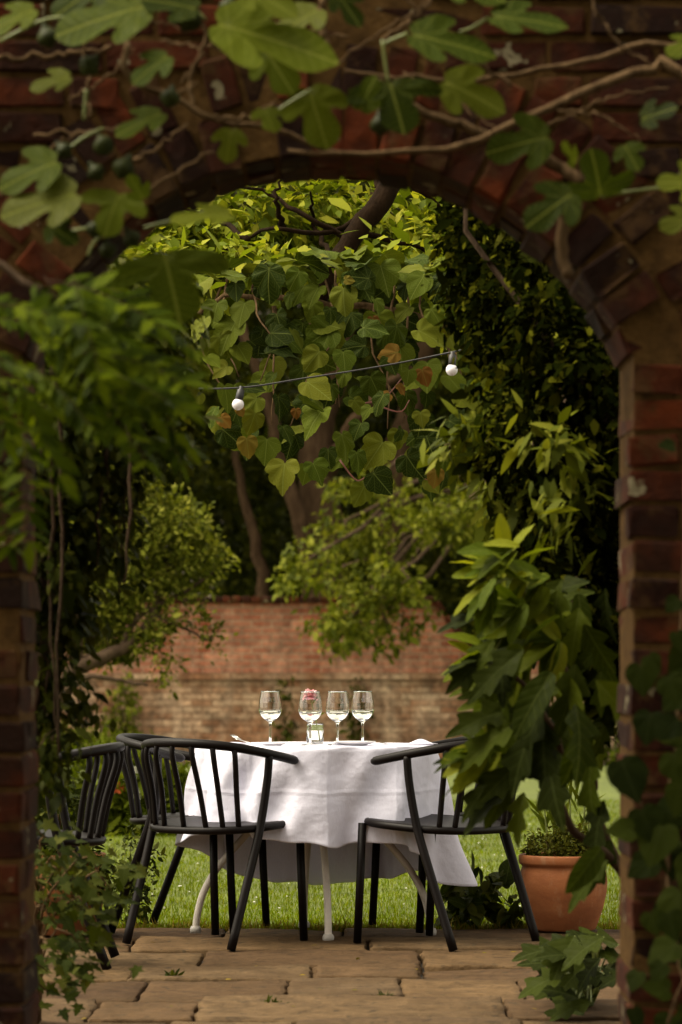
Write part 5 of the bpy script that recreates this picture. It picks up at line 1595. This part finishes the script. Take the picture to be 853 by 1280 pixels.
# leaves: base x,y, tip x,y, facing (normal z share), template, depth
fl_ = [(45, 10, -20, 40, .9, 0), (190, 5, 55, 40, .75, 0), (265, 28, 440, 72, .8, 0), (250, 12, 170, -8, .6, 0), (212, 68, 160, 105, .7, 0), (90, 95, 32, 110, .8, 0), (205, 140, 138, 168, 1.1, 0),
       (75, 200, -10, 235, .6, 0), (100, 240, -10, 268, .6, 0), (150, 240, 130, 290, .9, 1), (292, 268, 206, 270, 1.4, 0), (385, 108, 412, 190, .3, 0), (290, 160, 282, 206, .3, 0), (486, 100, 505, 158, .5, 1),
       (510, 42, 632, 66, .9, 0), (612, 20, 720, 28, 1.0, 0), (552, 100, 640, 140, .4, 0), (752, 248, 742, 190, .5, 1), (870, 50, 832, 68, .6, 0), (870, 230, 825, 225, .6, 1), (870, 270, 822, 285, .5, 0),
       (718, 240, 652, 285, .4, 0), (720, 205, 704, 175, .5, 0), (205, 315, 225, 395, .1, 1), (330, 135, 345, 165, .4, 0), (420, -10, 455, 35, .6, 0), (300, -20, 380, 20, .8, 0), (130, -20, 60, 20, .8, 0),
       (400, 10, 340, 45, .7, 0), (450, 140, 470, 90, .4, 0), (560, -25, 640, 0, .8, 0), (800, 150, 850, 130, .5, 0), (690, 170, 600, 190, .3, 0), (180, 250, 160, 215, .4, 0), (330, 60, 370, 120, .4, 0), (60, 280, 100, 305, .4, 0), (780, 180, 800, 215, .4, 0)]
for lo_ in (0, 1):
    pos, dr, nm, sz = [], [], [], []
    for bx, by, tx, ty, nz_, kind in fl_:
        if kind != lo_: continue
        d0 = rng.uniform(6.05, 6.28)
        a_p = P(bx, by, d0); b_p = P(tx, ty, d0 - rng.uniform(0.0, .05))
        L = np.linalg.norm(b_p - a_p)
        pos.append(a_p); dr.append(b_p - a_p); nm.append((rng.normal(0, .12), -.75, nz_)); sz.append(L * (0.92 if kind == 0 else 1.08))
    leaves('foliage', FIG if lo_ == 0 else FIG2, pos, dr, nm, sz, M['l_fig'], fg, width=1.15 if lo_ == 0 else 1.5, rel=rel)
for pts in ([(0, 52), (55, 25), (100, 22)], [(185, 5), (240, 12), (258, 25)], [(108, 112), (105, 150)], [(75, 195), (105, 172), (130, 160)], [(180, 285), (230, 272), (262, 262)], [(752, 246), (785, 240), (850, 232)], [(486, 105), (482, 80), (478, 50)], [(510, 42), (490, 50), (480, 55)], [(150, 282), (120, 300), (110, 320)], [(390, 112), (360, 130), (345, 140)], [(612, 22), (590, 35), (575, 40)], [(85, 290), (130, 280), (150, 262)]):
    b = MB(); branch(b, [P(x, y, 6.2) for x, y in pts], .004, .003, 8, 6)
    b.build('leaf_stalk', M['petiole'], fg, rel=rel)
for (x, y, r_) in ((60, 46, 14), (112, 82, 14), (213, 122, 13), (237, 24, 17), (286, 10, 13), (222, 20, 12), (130, 182, 14), (155, 210, 15), (120, 215, 12), (476, 156, 14), (120, 286, 12), (165, 298, 12), (135, 312, 11), (80, 188, 11)):
    c_ = P(x, y, 6.16); s_ = r_ / F * 6.16
    f_ = MB(); ax = unit(np.array((rng.normal(0, .5), rng.normal(0, .3), -1)))
    ts = np.linspace(0, 1, 12)
    prof = [0.16, 0.22, 0.34, 0.55, 0.78, 0.94, 1.0, 0.98, 0.88, 0.68, 0.38, 0.08]
    f_.tube([c_ + ax * s_ * (-1.3 + 2.35 * t) for t in ts], [s_ * q for q in prof], 16)
    f_.build('fig', M['fig'], fg, rel=rel)
